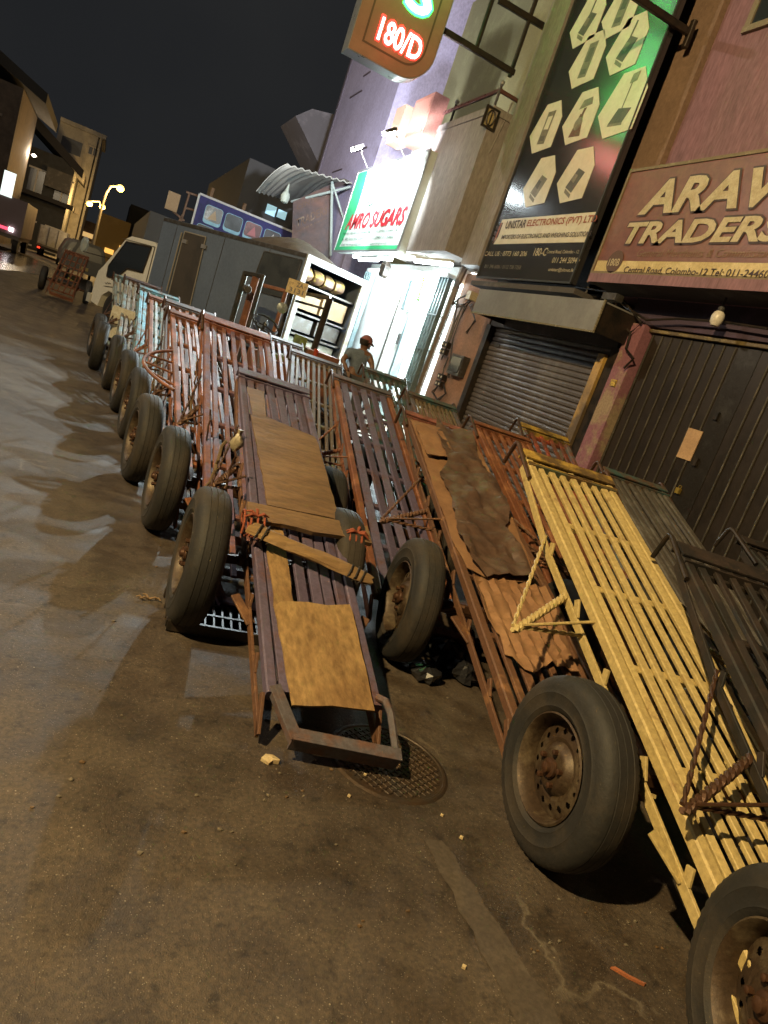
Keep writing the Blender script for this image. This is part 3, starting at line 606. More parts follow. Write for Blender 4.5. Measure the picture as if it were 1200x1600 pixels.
# --- trader's shop with folding doors (nearest) : wall plane X = 5
def wall_with(name, parts, mat, root):
    g = MB()
    for lo, hi in parts: g.bb(lo, hi)
    return g.build(name, mat, root)
XW = 5.0; YPIL = atx(1040, 143, 5.0).y
XW = 5.0; YPIL = atx(1040, 143, 5.0).y
bA = thing('trader_building', 'dusty pink shop building at the right with brown folding doors under a concrete slab', 'building')
wall_with('wall', [((5.0, -2, 2.79), (9, YPIL, 8.5))], pinkw, bA)
wall_with('pilaster', [((4.93, YPIL, 2.90), (9, 6.62, 8.5))], ochre, bA)
wall_with('lintel', [((5.0, -2, 2.52), (5.3, 6.20, 2.79))], lilac, bA)
wall_with('interior_wall', [((5.6, -2, 0), (5.7, 6.2, 2.5))], blackm, bA)
wall_with('column', [((4.94, 5.86, 0), (5.5, 6.09, 2.52))], pinkcol, bA)
g = MB(); g.bb((4.58, -2, 2.80), (5.0, 6.55, 2.895)); g.build('canopy_slab', slabm, bA)
g = MB(); g.bb((4.572, -2, 2.802), (4.58, 6.55, 2.893)); g.build('slab_edge', pinkw, bA)
# window upper right
wA = aty(1165, 45, 0) if 0 else atx(1165, 45, 5.0)
g = MB(); y1 = wA.y; z0_ = wA.z
g.bb((4.96, y1-1.6, z0_-.06), (5.02, y1, z0_)); g.bb((4.97, y1-.07, z0_), (5.02, y1, z0_+1.3)); g.bb((4.97, y1-1.6, z0_), (5.02, y1-1.53, z0_+1.3)); fr = g.build('window_frame', worn('frame_pale', (.36, .28, .22), (.2, .15, .1)), bA)
g = MB(); g.bb((4.985, y1-1.53, z0_), (4.998, y1-.07, z0_+1.3)); g.build('pane', glass('pane_dark'), fr)
settle(bA)

# folding doors
bD = thing('folding_door', 'dark brown ribbed folding steel door filling the right side', 'door')
def ribbed(y0, y1, name):
    g = MB(); g.bb((5.05, y0, .03), (5.07, y1, 2.46)); dl = g.build(name, doorm, bD)
    y = y0+.03; g = MB(); ks = 0
    while y < y1-.01:
        g = MB(); g.tube([(5.043, y, .05), (5.043, y, 2.45)], .0085, 8, False); g.build('door_rib', rib_highlight, dl); y += .131
    return dl
yc = atx(1160, 440+470/3.81, 5.05).y  # not used for ribs
ySeam = atx(1135, 640, 5.05).y
dl1 = ribbed(ySeam+.14, 5.84, 'door_leaf'); dl2 = ribbed(1.2, ySeam-.10, 'door_leaf')
g = MB(); g.bb((5.045, ySeam-.10, .03), (5.075, ySeam+.14, 2.46)); g.build('meeting_stile', worn('stile', (.06, .055, .05), (.03, .025, .02), .45, 4, .35, .5), bD)
g = MB(); g.bar((5.03, 1.2, 2.485), (5.03, 5.9, 2.485), .045, .035); g.build('top_rail', worn('rail_brass', (.30, .22, .09), (.14, .10, .05), .4, 6, .4, .5), bD)
q = [atx(*p, 5.03) for p in ((1076, 669), (1097, 676), (1078, 719), (1057, 712))]
cq = sum(q, Vector())/4; g = MB(); g.bb((5.032, cq.y-.085, cq.z-.14), (5.04, cq.y+.085, cq.z+.14)); g.build('letter_plate', worn('plate_beige', (.50, .32, .18), (.42, .26, .14), .4, 6, .5), bD)
q = atx(1060, 767, 5.03); g = MB(); g.bb((5.01, q.y-.022, q.z-.025), (5.04, q.y+.022, q.z+.025)); g.tube([(5.03, q.y-.014, q.z+.02), (5.03, q.y-.014, q.z+.05), (5.03, q.y+.014, q.z+.05), (5.03, q.y+.014, q.z+.02)], .004, 6); g.build('padlock', worn('brass', (.55, .38, .08), None, .4, 9, .35, .7), bD)
for px_ in ((1120, 650), (1087, 722), (1045, 815)):
    q = atx(*px_, 5.03); g = MB(); g.bb((5.015, q.y-.018, q.z-.035), (5.045, q.y+.018, q.z+.035)); g.build('hinge', blackm, bD)
settle(bD)
q = atx(958, 598, 4.93); g = MB(); g.bb((4.925, q.y-.04, q.z-.035), (4.938, q.y+.04, q.z+.035))
o = g.build('sticker', worn('sticker', (.62, .42, .04), (.2, .12, .03), .35, 40, .5)); tag(o, 'small yellow sticker on the pink column', 'sticker'); recentre(o)
q = atx(935, 640, 4.93)

# bulb under the slab
q = atx(1122, 495, 4.8); g = MB(); g.tube([(q.x, q.y, 2.80), (q.x, q.y, q.z+.07)], .012, 8); g.lathe([(.03, .022), (.07, .030), (.09, .02)], c=(q.x, q.y, q.z), axis='z', n=16)
bl = thing('bulb_fitting', 'white unlit bulb hanging under the slab above the folding door', 'light bulb'); g.build('socket', greym, bl)
g = MB(); g.lathe([(-.085, .012), (-.080, .034), (-.05, .052), (.0, .056), (.03, .046), (.045, .03)], c=q, axis='z', n=20); g.build('bulb', worn('bulb_white', (.62, .58, .50), (.5, .45, .38), .3, 9, .35), bl, smooth=True); settle(bl)

# --- signboard of the trader
RT = Vector((0, -1, 0))
def signboard(root, X, y0, y1, z0, z1, face, frame, th=.08, fr=.03):
    g = MB(); g.bb((X, y1, z0), (X+th, y0, z1)); o = g.build('panel', face, root)
    g = MB()
    for a, b_ in (((X-.012, y1-.01, z0-fr/2), (X+.01, y0+.01, z0+fr/2)), ((X-.012, y1-.01, z1-fr/2), (X+.01, y0+.01, z1+fr/2)), ((X-.0135, y1-fr/2, z0), (X+.0115, y1+fr/2, z1)), ((X-.0135, y0-fr/2, z0), (X+.0115, y0+fr/2, z1))): g.bb(a, b_)
    g.build('frame', frame, root); return o
def tx(root, name, s, X, pl, pr_, h, mat, bold=0, shear=0, ext=.006):
    """lettering on a board in plane X between two surveyed baseline points"""
    a, b_ = atx(*pl, X), atx(*pr_, X)
    return text(name, s, (X, a.y, a.z), RT, UP, a.y-b_.y, h, mat, root, ext=ext, bold=bold, shear=shear)
sA = thing('signboard', 'weathered red brown signboard reading ARAVI TRADERS above the folding doors', 'signboard')
XS = 4.6
brownface = worn('sign_brown', (.15, .040, .026), (.18, .078, .048), .42, 2.2, .42, 0, .15, 18, .35, sharp=.2)
cream = worn('letter_cream', (.48, .40, .25), (.40, .32, .18), .3, 8, .5); creamd = worn('letter_shadow', (.05, .022, .015), None, .3, 8, .5)
signboard(sA, XS, 6.57, 3.0, 2.905, 3.95, brownface, worn('sign_frame_dull', (.30, .24, .14), (.18, .13, .07)))
g = MB(); g.bb((XS-.006, 3.03, 2.92), (XS, 6.54, 3.03)); g.build('address_band', worn('band_gold', (.62, .50, .25), (.5, .38, .16), .4, 6, .45), sA)
def letters2(root, s, X, pl, pr_, h, bold, shear=0):
    a, b_ = atx(*pl, X), atx(*pr_, X)
    text('lettering_outline', s, (X, a.y+.02, a.z-.018), RT, UP, a.y-b_.y+.04, h+.036, creamd, root, ext=.008, bold=bold+.02, shear=shear)
    text('lettering', s, (X, a.y, a.z), RT, UP, a.y-b_.y, h, cream, root, ext=.012, bold=bold, shear=shear)
yA, yB = atx(997, 337, XS), atx(1200, 327, XS)
letters2(sA, 'ARAVI', XS, (997, 337), (1232, 330), .33, .035, .15)
letters2(sA, 'TRADERS', XS, (971, 382), (1222, 376), .215, .035, .15)
tx(sA, 'lettering', 'General Merchants & Commission Agents', XS, (993, 405), (1262, 406), .095, worn('letter_grey', (.32, .22, .14), (.2, .12, .07)), .0, .2)
tx(sA, 'lettering', 'Central Road, Colombo-12 Tel: 011-2446087', XS-.006, (973, 428), (1216, 438), .075, creamd, .012)
c = atx(961, 411, XS); g = MB(); g.lathe([(-.004, .115), (.0, .115)], c=(XS-.008, c.y, c.z+.01), axis='x', n=32); g.build('number_disc', worn('disc_brown', (.10, .05, .03), None), sA)
text('lettering', '180B', (XS-.012, c.y+.085, c.z-.035), RT, UP, .17, .075, cream, sA, ext=.004, bold=.02)
settle(sA)

# --- weighing machine shop : black glossy sign
sU = thing('signboard', 'tall glossy black signboard with cream octagons of weighing scales and an address panel', 'signboard')
glossy = worn('sign_black', (.022, .020, .021), (.030, .028, .027), .4, 1.5, .20, 0, .02, 14, .1, rvar=.06, coat=.5)
glossy.node_tree.nodes['Principled BSDF'].inputs['Coat Roughness'].default_value = .22; yU0, yU1 = 9.06, 6.88
signboard(sU, XS, yU0, yU1, 2.78, 7.6, glossy, worn('trim_black', (.03, .03, .03), None), fr=.02)
crm = worn('octagon_cream', (.60, .54, .42), (.54, .48, .36), .3, 4, .35, 0, .02, 20, .15, rvar=.1)
g = MB(); a, b_ = atx(758, 382, XS), atx(940, 328, XS); zt = atx(777, 344, XS).z
g.bb((XS-.005, yU1+.02, a.z+.0), (XS, yU0-.14, zt)); g.build('name_panel', crm, sU)
oct0 = [(580, 308), (586, 385), (545, 540), (432, 560), (424, 500), (482, 325)]
ow = [atx(700+p[0]/2.4, p[1]/2.4, XS) for p in oct0]; oc = atx(910, 181, XS); off = [(p.y-oc.y, p.z-oc.z) for p in ow]
# world outline of a tall chamfered octagon
OW, OH = .425, .71
octp = [(-.5, -.22), (-.5, .30), (-.18, .5), (.42, .5), (.5, .28), (.5, -.30), (.16, -.5), (-.42, -.5)]
dvm = [worn('scale_dark', (.06, .058, .05), (.10, .09, .07), .4, 8, .5), worn('scale_steel', (.24, .21, .15), (.16, .14, .10), .4, 9, .4), worn('scale_brown', (.20, .06, .03), (.12, .05, .03), .4, 8, .5)]
hx = [atx(700+p[0]/2.4, p[1]/2.4, XS) for p in ((358, 580), (418, 566), (421, 640), (370, 775), (288, 795), (279, 715))]; hc_ = sum(hx, Vector())/6
hexo = [(p.y-hc_.y, p.z-hc_.z) for p in hx]
cents = [(921, 29), (975, 10), (920, 92), (983, 67), (855, 198), (910, 181), (976, 160), (845, 283), (902, 273)]
for k, cxy in enumerate(cents):
    c = atx(*cxy, XS); s_ = .86 if k != 6 else .98
    ring = [(XS-.001, c.y+dy*s_, c.z+dz*s_) for dy, dz in hexo]
    g = MB(); g.prism(ring, (-.005, 0, 0)); oc_ = g.build('octagon', crm, sU)
    def q(u, v, e=0): return (XS-.006, c.y-(u+v*.0)*OW*s_, c.z+v*OH*s_)
    def quad(pts, m, d=.002): g = MB(); g.prism([q(*p) for p in pts], (-d, 0, 0)); return g.build('picture', m, oc_)
    if k in (7, 8, 3, 0):
        quad([(-.38, -.22), (.05, -.34), (.40, .02), (-.02, .12)], dvm[0 if k != 7 else 1]); quad([(-.36, -.24), (.05, -.37), (.05, -.44), (-.34, -.32)], dvm[1], .003)
        quad([(-.20, -.10), (.0, -.16), (.10, -.02), (-.12, .03)], dvm[1 if k != 7 else 0], .004)
        if k in (0, 3): quad([(-.05, .10), (.02, .08), (.10, .36), (.03, .38)], dvm[0], .003)
    elif k in (2, 4, 1):
        quad([(-.25, -.34), (.20, -.36), (.26, .30), (-.20, .30)], dvm[1]); quad([(-.14, -.05), (.14, -.07), (.16, .20), (-.10, .20)], crm if k == 4 else dvm[0], .003); quad([(-.18, -.28), (.12, -.30), (.12, -.20), (-.18, -.18)], dvm[0], .003)
    elif k == 5:
        g = MB(); g.lathe([(-.003, .075), (0, .075)], c=(XS-.007, c.y+.02, c.z-.09), n=24); g.lathe([(-.005, .055), (-.003, .055)], c=(XS-.007, c.y+.02, c.z-.09), n=24); g.build('picture', dvm[1], oc_)
        quad([(-.35, -.38), (.28, -.40), (.05, .02), (-.12, .04)], dvm[2], .0015); quad([(-.30, .14), (.36, .18), (.26, .32), (-.18, .30)], dvm[1], .003); quad([(-.05, .02), (.05, .02), (.12, .14), (-.02, .14)], dvm[2], .003)
    else:
        quad([(-.36, -.30), (.22, -.32), (.40, -.12), (-.14, -.08)], dvm[0]); quad([(-.36, -.34), (.24, -.36), (.22, -.32), (-.36, -.30)], dvm[1], .003)
        quad([(-.02, -.10), (.02, -.10), (.06, .30), (.02, .30)], dvm[1], .003); quad([(-.06, .28), (.20, .30), (.22, .44), (-.04, .42)], dvm[1], .004)
dk = worn('letter_dark', (.05, .03, .03), None); rd = worn('letter_red', (.40, .10, .04), (.3, .07, .03))
tx(sU, 'lettering', 'UNISTAR', XS-.005, (789, 358), (820, 357), .105, dk, .025)
tx(sU, 'lettering', 'ELECTRONICS (PVT) LTD', XS-.005, (822, 357), (930, 350), .105, rd, .02)
tx(sU, 'lettering', 'IMPORTERS OF ELECTRONICS AND WEIGHING SOLUTIONS', XS-.005, (783, 374), (923, 369), .055, dk, .015)
# emblem: three bars and two hooked stripes
e0 = atx(768, 378, XS)
for k in range(3):
    g = MB(); g.prism([(XS-.005, e0.y-.00, e0.z+.02+k*.075), (XS-.005, e0.y-.07, e0.z+.0+k*.075+(.0 if k else -.0)), (XS-.005, e0.y-.07, e0.z+.055+k*.075), (XS-.005, e0.y-.0, e0.z+.07+k*.07)], (-.004, 0, 0)); g.build('emblem_bar', dk, sU)
for k, m_ in enumerate((rd, dk)):
    u = .085+k*.035; g = MB(); g.prism([(XS-.005, e0.y-u, e0.z+.25), (XS-.005, e0.y-u-.022, e0.z+.25), (XS-.005, e0.y-u-.022, e0.z+.07), (XS-.005, e0.y-u-.0+.03, e0.z-.02), (XS-.005, e0.y-u+.01, e0.z+.04)], (-.004, 0, 0)); g.build('emblem_stripe', m_, sU)
tx(sU, 'lettering', 'CALL US : 0773 160 206', XS, (757, 400), (823, 399), .062, cream, .008)
tx(sU, 'lettering', '180-C', XS, (833, 400), (853, 400), .095, cream, .008)
tx(sU, 'lettering', 'Central Road, Colombo - 12.', XS, (854, 397), (905, 396), .045, cream, .0)
tx(sU, 'lettering', '011 244 5094', XS, (862, 411), (901, 410), .065, cream, .008)
tx(sU, 'lettering', '011 396 6006 / 0112 738 7358', XS, (757, 419), (814, 419), .048, worn('letter_dim', (.16, .14, .10), None), 0)
tx(sU, 'lettering', 'unistar@sltnet.lk', XS, (856, 425), (896, 425), .05, cream, .004)
for p_ in ((909, 394), (905, 407), (899, 421)):
    c = atx(*p_, XS); g = MB(); g.lathe([(-.003, .014), (0, .014)], c=(XS-.001, c.y, c.z), n=12); g.build('bullet', cream, sU)
settle(sU)

bU = thing('weighing_shop', 'narrow shop with a closed grey roller shutter beneath the tall black sign', 'building')
wall_with('wall', [((5.0, 6.62, 2.62), (9, 9.2, 8.6)), ((5.02, 6.24, 2.25), (5.4, 9.0, 2.62))], slabm, bU)
g = MB(); g.bb((4.56, 6.7, 2.66), (5.0, 9.1, 2.72)); g.build('soffit', slabm, bU)
for yy in (6.95, 8.75): g = MB(); g.bar((4.55, yy, 2.60), (5.0, yy, 2.52), .03, .05); g.build('bracket', blackm, bU)
g = MB(); g.bb((4.50, 6.05, 2.29), (4.505, 8.66, 2.60)); g.bb((4.505, 6.05, 2.585), (5.02, 8.66, 2.60)); hd = g.build('awning_box', stainless, bU)
g = MB(); g.bb((4.506, 6.05, 2.29), (5.02, 6.06, 2.584)); g.build('awning_side', blackm, hd); g = MB(); g.bb((4.506, 8.65, 2.29), (5.02, 8.66, 2.584)); g.build('awning_side', blackm, hd)
g = MB(); g.bb((4.492, 6.03, 2.275), (4.512, 8.68, 2.293)); g.bb((4.493, 6.03, 2.293), (4.511, 6.048, 2.61)); g.build('awning_trim', worn('trim_bright', (.60, .52, .34), (.5, .42, .28), .3, 5, .25, .7), hd)
g = MB()
pf = []; z = .02
while z < 2.22: pf += [(5.105, z), (5.088, z+.012), (5.085, z+.040), (5.092, z+.058)]; z += .068
vs = []; 
for x_, z_ in pf: vs += [(x_, 6.36, z_), (x_, 8.98, z_)]
g.add(vs, [(2*i, 2*i+1, 2*i+3, 2*i+2) for i in range(len(pf)-1)]); g.build('roller_shutter', shutm, bU)
g = MB(); g.bb((5.0, 8.94, 0), (5.12, 9.06, 2.26)); g.build('shutter_guide', blackm, bU)
g = MB(); g.bb((5.0, 6.092, 0), (5.12, 6.30, 2.26)); g.build('shutter_guide', blackm, bU)
g = MB(); g.bb((4.96, 6.302, 0), (5.07, 6.42, 2.16)); g.build('jamb_strip', worn('jamb_lit_yellow', (.55, .33, .08), (.12, .08, .04), .36, .9, .5), bU)  # steel jamb, the yellow light on it put into its colour
q = atx(777, 539, 5.08); g = MB(); g.bb((5.075, q.y-.06, q.z-.025), (5.084, q.y+.06, q.z+.025)); g.build('label_plate', greym, bU)
settle(bU)

# --- peach wall with meters and pipe
o = wall_with('wall', [((5.03, 9.06, 0), (5.4, 10.25, 2.95)), ((5.0, 9.2, 2.95), (5.4, 9.75, 8.6))], peach, None); o.name = 'party_wall'; tag(o, 'strip of peach plastered wall between the roller shutter and the lit sugar shop', 'wall'); recentre(o)
def pxtube(name, pts, X, r_, mat, label, cat, group=None, smooth=True):
    return wirething(name, [atx(*p, X) for p in pts], r_, mat, label, cat, group)
pxtube('drain_pipe', [(726, 418), (716, 440), (654, 606), (640, 650)], 4.93, .055, worn('pipe_brown', (.20, .13, .08), (.12, .08, .05)), 'thick brown drain pipe running down the wall beside the sugar shop gate', 'pipe')
mt = thing('electricity_meter', 'square dark glass fronted meter box on the peach wall', 'meter box')
q = atx(718, 572, 5.0); g = MB(); g.bb((4.92, q.y-.19, q.z-.15), (5.03, q.y+.19, q.z+.15)); g.build('case', greym, mt)
g = MB(); g.bb((4.912, q.y-.15, q.z-.11), (4.92, q.y+.15, q.z+.11)); g.build('window', glass('meter_glass', (.03, .03, .028), .15), mt); settle(mt)
for k, px_ in enumerate(((697, 545), (690, 595))):
    q = atx(*px_, 4.98); ms = thing('junction_box', ('upper cluster of black fuse boxes beside the meter', 'lower cluster of black fuse boxes with looping wires below the meter')[k], 'fuse box')
    for a in range(2):
        for b_ in range(2):
            g = MB(); g.bb((4.93, q.y-.085+a*.095, q.z-.1+b_*.11), (5.0, q.y+a*.095, q.z+b_*.11-.01)); fz = g.build('fuse_case', blackm, ms)
            g = MB(); g.bb((4.924, q.y-.06+a*.095, q.z-.07+b_*.11), (4.93, q.y-.03+a*.095, q.z-.04+b_*.11)); g.build('fuse_label', crm, fz)
    settle(ms)
wires = [[(716, 470), (708, 500), (700, 530), (697, 545)], [(722, 475), (712, 505), (703, 535), (690, 560)], [(728, 480), (718, 500), (706, 530), (700, 590)], [(700, 560), (694, 575), (690, 595)], [(686, 600), (676, 612), (684, 624), (696, 616), (692, 600)], [(730, 460), (716, 466), (708, 474), (722, 478), (734, 470)], [(706, 470), (712, 480), (728, 478), (738, 466)], [(735, 476), (742, 500), (730, 520)]]
g = MB()
for wv in wires:
    for k in range(2): g.tube([atx(p[0]+random.uniform(-2, 2), p[1]+random.uniform(-2, 2), 4.97) for p in wv], .010, 5)
o = g.build('cable_bundle', blackm); tag(o, 'tangle of black power cables running down the peach wall to the meter', 'cables'); recentre(o)
q = atx(735, 463, 4.9); g = MB(); g.bb((4.86, q.y-.06, q.z-.05), (4.98, q.y+.06, q.z+.07)); o = g.build('junction_box', worn('box_cream', (.4, .34, .22), None)); tag(o, 'small cream junction box among the cables left of the awning', 'junction box'); recentre(o)
for k, pts in enumerate(([(955, 458), (975, 478), (1010, 500), (1060, 498), (1130, 503), (1200, 514)], [(900, 448), (945, 455), (975, 470), (1002, 505), (985, 520), (965, 500), (962, 470)], [(985, 520), (978, 545), (990, 560), (975, 575)])):
    pxtube('cable', pts, 4.9, .012, blackm, ('black cable sagging along the purple lintel over the folding doors', 'thick black cable looped in the corner right of the stainless awning', 'thin wires dangling over the top of the pink column')[k], 'cable')
q = atx(957, 465, 4.7); g = MB(); g.box(q, (.10, .22, .07)); o = g.build('flood_housing', greym); tag(o, 'small unlit grey lamp housing under the slab right of the awning', 'lamp'); recentre(o)

# --- sugar shop: bright gated doorway, sign, floodlights, tubes
XG = 4.8
def yz(px, X=XG): v = atx(*px, X); return v.y, v.z
gR, gL = yz((707, 425))[0], yz((584, 418))[0]
bS = thing('sugar_shop', 'bright white sugar shop with an open collapsible gate and fluorescent tubes', 'building')
Zt = 2.92
yR = gR-.02; yL = 14.3
# room
g = MB(); g.bb((6.6, yR, 0), (6.7, yL, 3.0)); g.bb((5.45, yR-.1, 0), (6.6, yR, 3.0)); g.bb((5.1, yL, 0), (6.6, yL+.1, 3.0)); g.build('interior_wall', whitep, bS)
g = MB(); g.bb((5.1, yR, 3.0), (6.7, yL, 3.08)); g.build('ceiling', whitep, bS)
g = MB(); g.bb((4.9, yR, .0), (6.6, yL, .12)); g.build('step', concrete, bS)
# front wall above and the white wall left of the door
yD = yz((619, 440))[0]      # left side of the door opening
g = MB(); g.bb((5.0, yD, .12), (5.12, yL, 2.78)); g.build('front_wall', whitep, bS)
yK = yz((612, 440))[0]
g = MB(); g.bb((4.975, yD+.02, .12), (4.998, yD+.05, 2.7)); g.build('pillar_joint', greym, bS)
# grooved shutter box and teal jamb beside the grille
yJ = yz((643, 440))[0]
g = MB(); g.bb((5.05, yJ+.06, 2.25), (5.15, yD, 2.78)); g.build('shutter_box', teals, bS)
g = MB(); g.bb((5.16, yJ+.06, .12), (5.2, yD, 2.25)); g.build('inner_panel', whitep, bS)
g = MB(); g.bb((4.96, yJ-.03, .12), (5.1, yJ+.06, 2.78)); g.build('jamb', teals, bS)
g = MB(); g.bb((4.9, gR, 2.78), (5.12, yL, Zt+.08)); g.build('lintel', whitep, bS)
# grille door
yg0, yg1 = gR+.38, yJ-.05
gm = worn('grille_brown', (.25, .15, .08), (.15, .09, .05)); g = MB()
for k in range(8): y_ = yg0+(yg1-yg0)*k/7; g.tube([(5.14, y_, .14), (5.14, y_, 2.76)], .008, 6)
for z_ in (.2, .75, .85, 1.95, 2.02, 2.7): g.tube([(5.14, yg0, z_), (5.14, yg1, z_)], .008, 6)
g.tube([(5.14, yg0, .85), (5.14, (yg0+yg1)/2, .45), (5.14, yg1, .85)], .007, 6); g.build('grille_door', gm, bS)
q = yz((624, 530), 5.12); g = MB(); g.bb((5.11, q[0]-.11, q[1]-.10), (5.13, q[0]+.11, q[1]+.10)); g.build('lock_plate', greym, bS)
q = yz((634, 527), 5.2)
# folded collapsible gates: stacks of thin channels
for (ya, yb) in ((gR, gR+.36), (yz((584, 418))[0]-.05, yz((584, 418))[0]+.35)):
    g = MB(); n_ = 7
    for k in range(n_): y_ = ya+.02+(yb-ya-.04)*k/(n_-1); g.bb((4.78+.02*(k % 2), y_-.013, .05), (4.86, y_+.013, 2.80))
    for z_ in (.55, 1.1, 1.65, 2.2): g.bb((4.772, ya, z_), (4.778+.1, yb, z_+.022))
    g.build('folded_gate', teals, bS)
g = MB(); g.bb((4.74, gR, 2.80), (4.87, 14.0, 2.86)); g.build('gate_track', whitep, bS)
# upper storeys: projecting block with balcony recess above
YC = 9.80; XF = 4.34
zt = atx(745, 125, XF).z
g = MB(); g.bb((XF, YC, 3.05), (5.35, 12.5, 4.95)); up = g.build('upper_block', stucco, bS)
g = MB(); g.bb((XF-.02, YC-.02, 4.95), (5.35, 12.5, 5.05)); g.build('block_coping', stucco, bS)
g = MB(); g.bb((5.0, 9.75, 2.95), (5.35, YC, 9)); g.bb((5.9, YC, 3.05), (6.1, 16.2, 9.0)); g.build('recess_wall', worn('stucco_lime', (.34, .33, .16), (.26, .24, .12), .45, 1.5, .85), bS)
g = MB(); g.bb((4.62, 9.22, 2.95), (5.0, 9.74, 9)); g.build('corner_pier', stucco, bS)
zb = 5.05
g = MB(); g.prism([(5.89, 10.2, zb), (5.89, 10.2, zb+1.0), (5.89, 10.7, zb+1.0), (5.89, 10.7, zb+.75), (5.89, 11.3, zb+.75), (5.89, 11.3, zb+.4), (5.89, 12.2, zb+.4), (5.89, 12.2, zb)], (-.015, 0, 0)); g.build('stepped_brown_shape', worn('step_brown', (.16, .06, .04), (.1, .04, .03)), bS)  # brown stepped shape laid on the recess wall
# small side window in the narrow face of the block
sx = [aty(*p, YC) for p in ((762, 162), (782, 172), (768, 207), (749, 198))]
x0_, x1_ = min(v.x for v in sx)+.03, max(v.x for v in sx)-.03; z0_, z1_ = min(v.z for v in sx)+.05, max(v.z for v in sx)-.05
g = MB()
for a, b_ in (((x0_-.03, YC-.03, z0_-.03), (x1_+.03, YC-.002, z0_)), ((x0_-.03, YC-.03, z1_), (x1_+.03, YC-.002, z1_+.03)), ((x0_-.03, YC-.03, z0_), (x0_, YC-.002, z1_)), ((x1_, YC-.03, z0_), (x1_+.03, YC-.002, z1_))): g.bb(a, b_)
fr = g.build('vent_window', blackm, bS); g = MB(); g.bb((x0_, YC-.012, z0_), (x1_, YC-.004, z1_)); g.build('pane', worn('pane_lit', (.35, .27, .13), None, .3, 8, .3), fr)
xm, zm = (x0_+x1_)/2, (z0_+z1_)/2; g = MB()
g.tube([(xm+.06*math.cos(a*.52), YC-.02, zm+.10*math.sin(a*.52)) for a in range(13)], .012, 6); g.bar((xm, YC-.02, z0_), (xm, YC-.02, z1_), .012, .012); g.build('window_grille', blackm, fr)
# conduit on the block
g = MB(); g.tube([aty(*p, YC) if i else aty(*p, YC) for i, p in enumerate(((800, 160), (788, 190), (764, 240)))], .012, 6); g.build('conduit', stucco, bS)
settle(bS)
# balcony railing with ball finials
rl = thing('balcony_railing', 'dark balcony railing with small silver ball finials above the beige block', 'railing')
pa, pb = Vector((XF, YC, 5.25)), Vector((5.3, YC, 5.25)); g = MB(); g.bar(pa, pb, .04, .05); g.bar((XF, YC, 5.25), (XF, 12.6, 5.25), .04, .05); g.build('handrail', worn('rail_maroon', (.10, .04, .035), None, .4, 8, .3), rl)
for p_ in ((XF, YC, 5.05), (5.2, YC, 5.05), (XF, 11.2, 5.05), (XF, 12.6, 5.05)):
    g = MB(); g.tube([p_, (p_[0], p_[1], p_[2]+.26)], .02, 8); g.build('post', blackm, rl); g = MB(); g.lathe([(-.035, .004), (-.024, .026), (0, .035), (.024, .026), (.035, .004)], c=(p_[0], p_[1], p_[2]+.30), axis='z', n=14); g.build('finial', stainless, rl, smooth=True)
settle(rl)
# flower box / red cabinet on the balcony edge
g = MB(); a = atx(660, 190, 4.25); g.bb((4.1, a.y-.60, a.z-.42), (4.36, a.y+.18, a.z+.30)); fb = thing('balcony_cabinet', 'coral red panelled box on the balcony edge above the lit sign', 'cabinet')
g.build('body', worn('coral', (.50, .22, .17), (.42, .18, .14), .4, 3, .55), fb); g = MB(); g.bb((4.09, a.y-.54, a.z-.36), (4.1, a.y+.12, a.z+.24)); g.build('door_panel', worn('coral_light', (.55, .25, .19), None, .4, 4, .5), fb); settle(fb)
g = MB(); a = atx(628, 195, 4.25); g.bb((4.15, a.y-.2, a.z-.35), (4.4, a.y+.25, a.z+.28)); o = g.build('balcony_cabinet', worn('tan_box', (.34, .22, .15), None, .4, 3, .7)); tag(o, 'small tan box left of the coral cabinet behind the floodlight', 'cabinet'); recentre(o)

# sugar sign
XA = 4.2
sS = thing('signboard', 'floodlit white and green sugar shop signboard with slanted red lettering', 'signboard')
ya, yb = atx(521, 395, XA).y, atx(622, 388, XA).y; za = atx(570, 392, XA).z; zb = atx(672, 234, XA).z
signwhite = worn('sign_white', (.50, .54, .50), (.46, .50, .46), .4, 1.5, .4, 0, .02, 12, .12)
signboard(sS, XA, ya, yb, za, zb, signwhite, worn('alu_frame', (.45, .45, .45), None, .4, 5, .4, .8), th=.16, fr=.04)
def sp(u, v): return (XA-.004, ya+(yb-ya)*u, za+(zb-za)*v)
gm_ = worn('sign_green', (.03, .30, .12), (.04, .36, .15), .4, 3, .4)
n_ = 12; lft = [sp(.02, .02+.96*i/n_) for i in range(n_+1)]; rgt = [sp(.30-.16*math.sin((i/n_)*1.8)-.02*(i/n_), .98-.96*i/n_) for i in range(n_+1)]
lft = [sp(.015, .02), sp(.015, .98)]; rgt = [sp(.10+.16*(1-math.cos((1-i/n_)*1.2))*.6, .98-.96*i/n_) for i in range(n_+1)]
rgt = [sp(.17-.10*(i/n_)+.06*math.sin(i/n_*3.1), .98-.96*i/n_) for i in range(n_+1)]
g = MB(); g.prism(lft+rgt, (-.003, 0, 0)); g.build('green_wave', gm_, sS)
g = MB(); g.bb((XA-.008, ya+(yb-ya)*.985, za+.02), (XA-.003, ya-.03, za+(zb-za)*.055)); g.build('green_edge', gm_, sS)
redl = worn('sugar_red', (.45, .02, .03), (.38, .02, .03), .3, 8, .4); dkg = worn('sugar_dark', (.03, .08, .05), None)
def stx(s, u0, u1, v, h, m, bold=0, shear=0): return text('lettering', s, (XA-.004, ya+(yb-ya)*u0, za+(zb-za)*v), RT, UP, (ya-yb)*(u1-u0), (zb-za)*h, m, sS, ext=.010, bold=bold, shear=shear)
stx('AMRO SUGARS', .09, .97, .265, .19, redl, .03, .25)
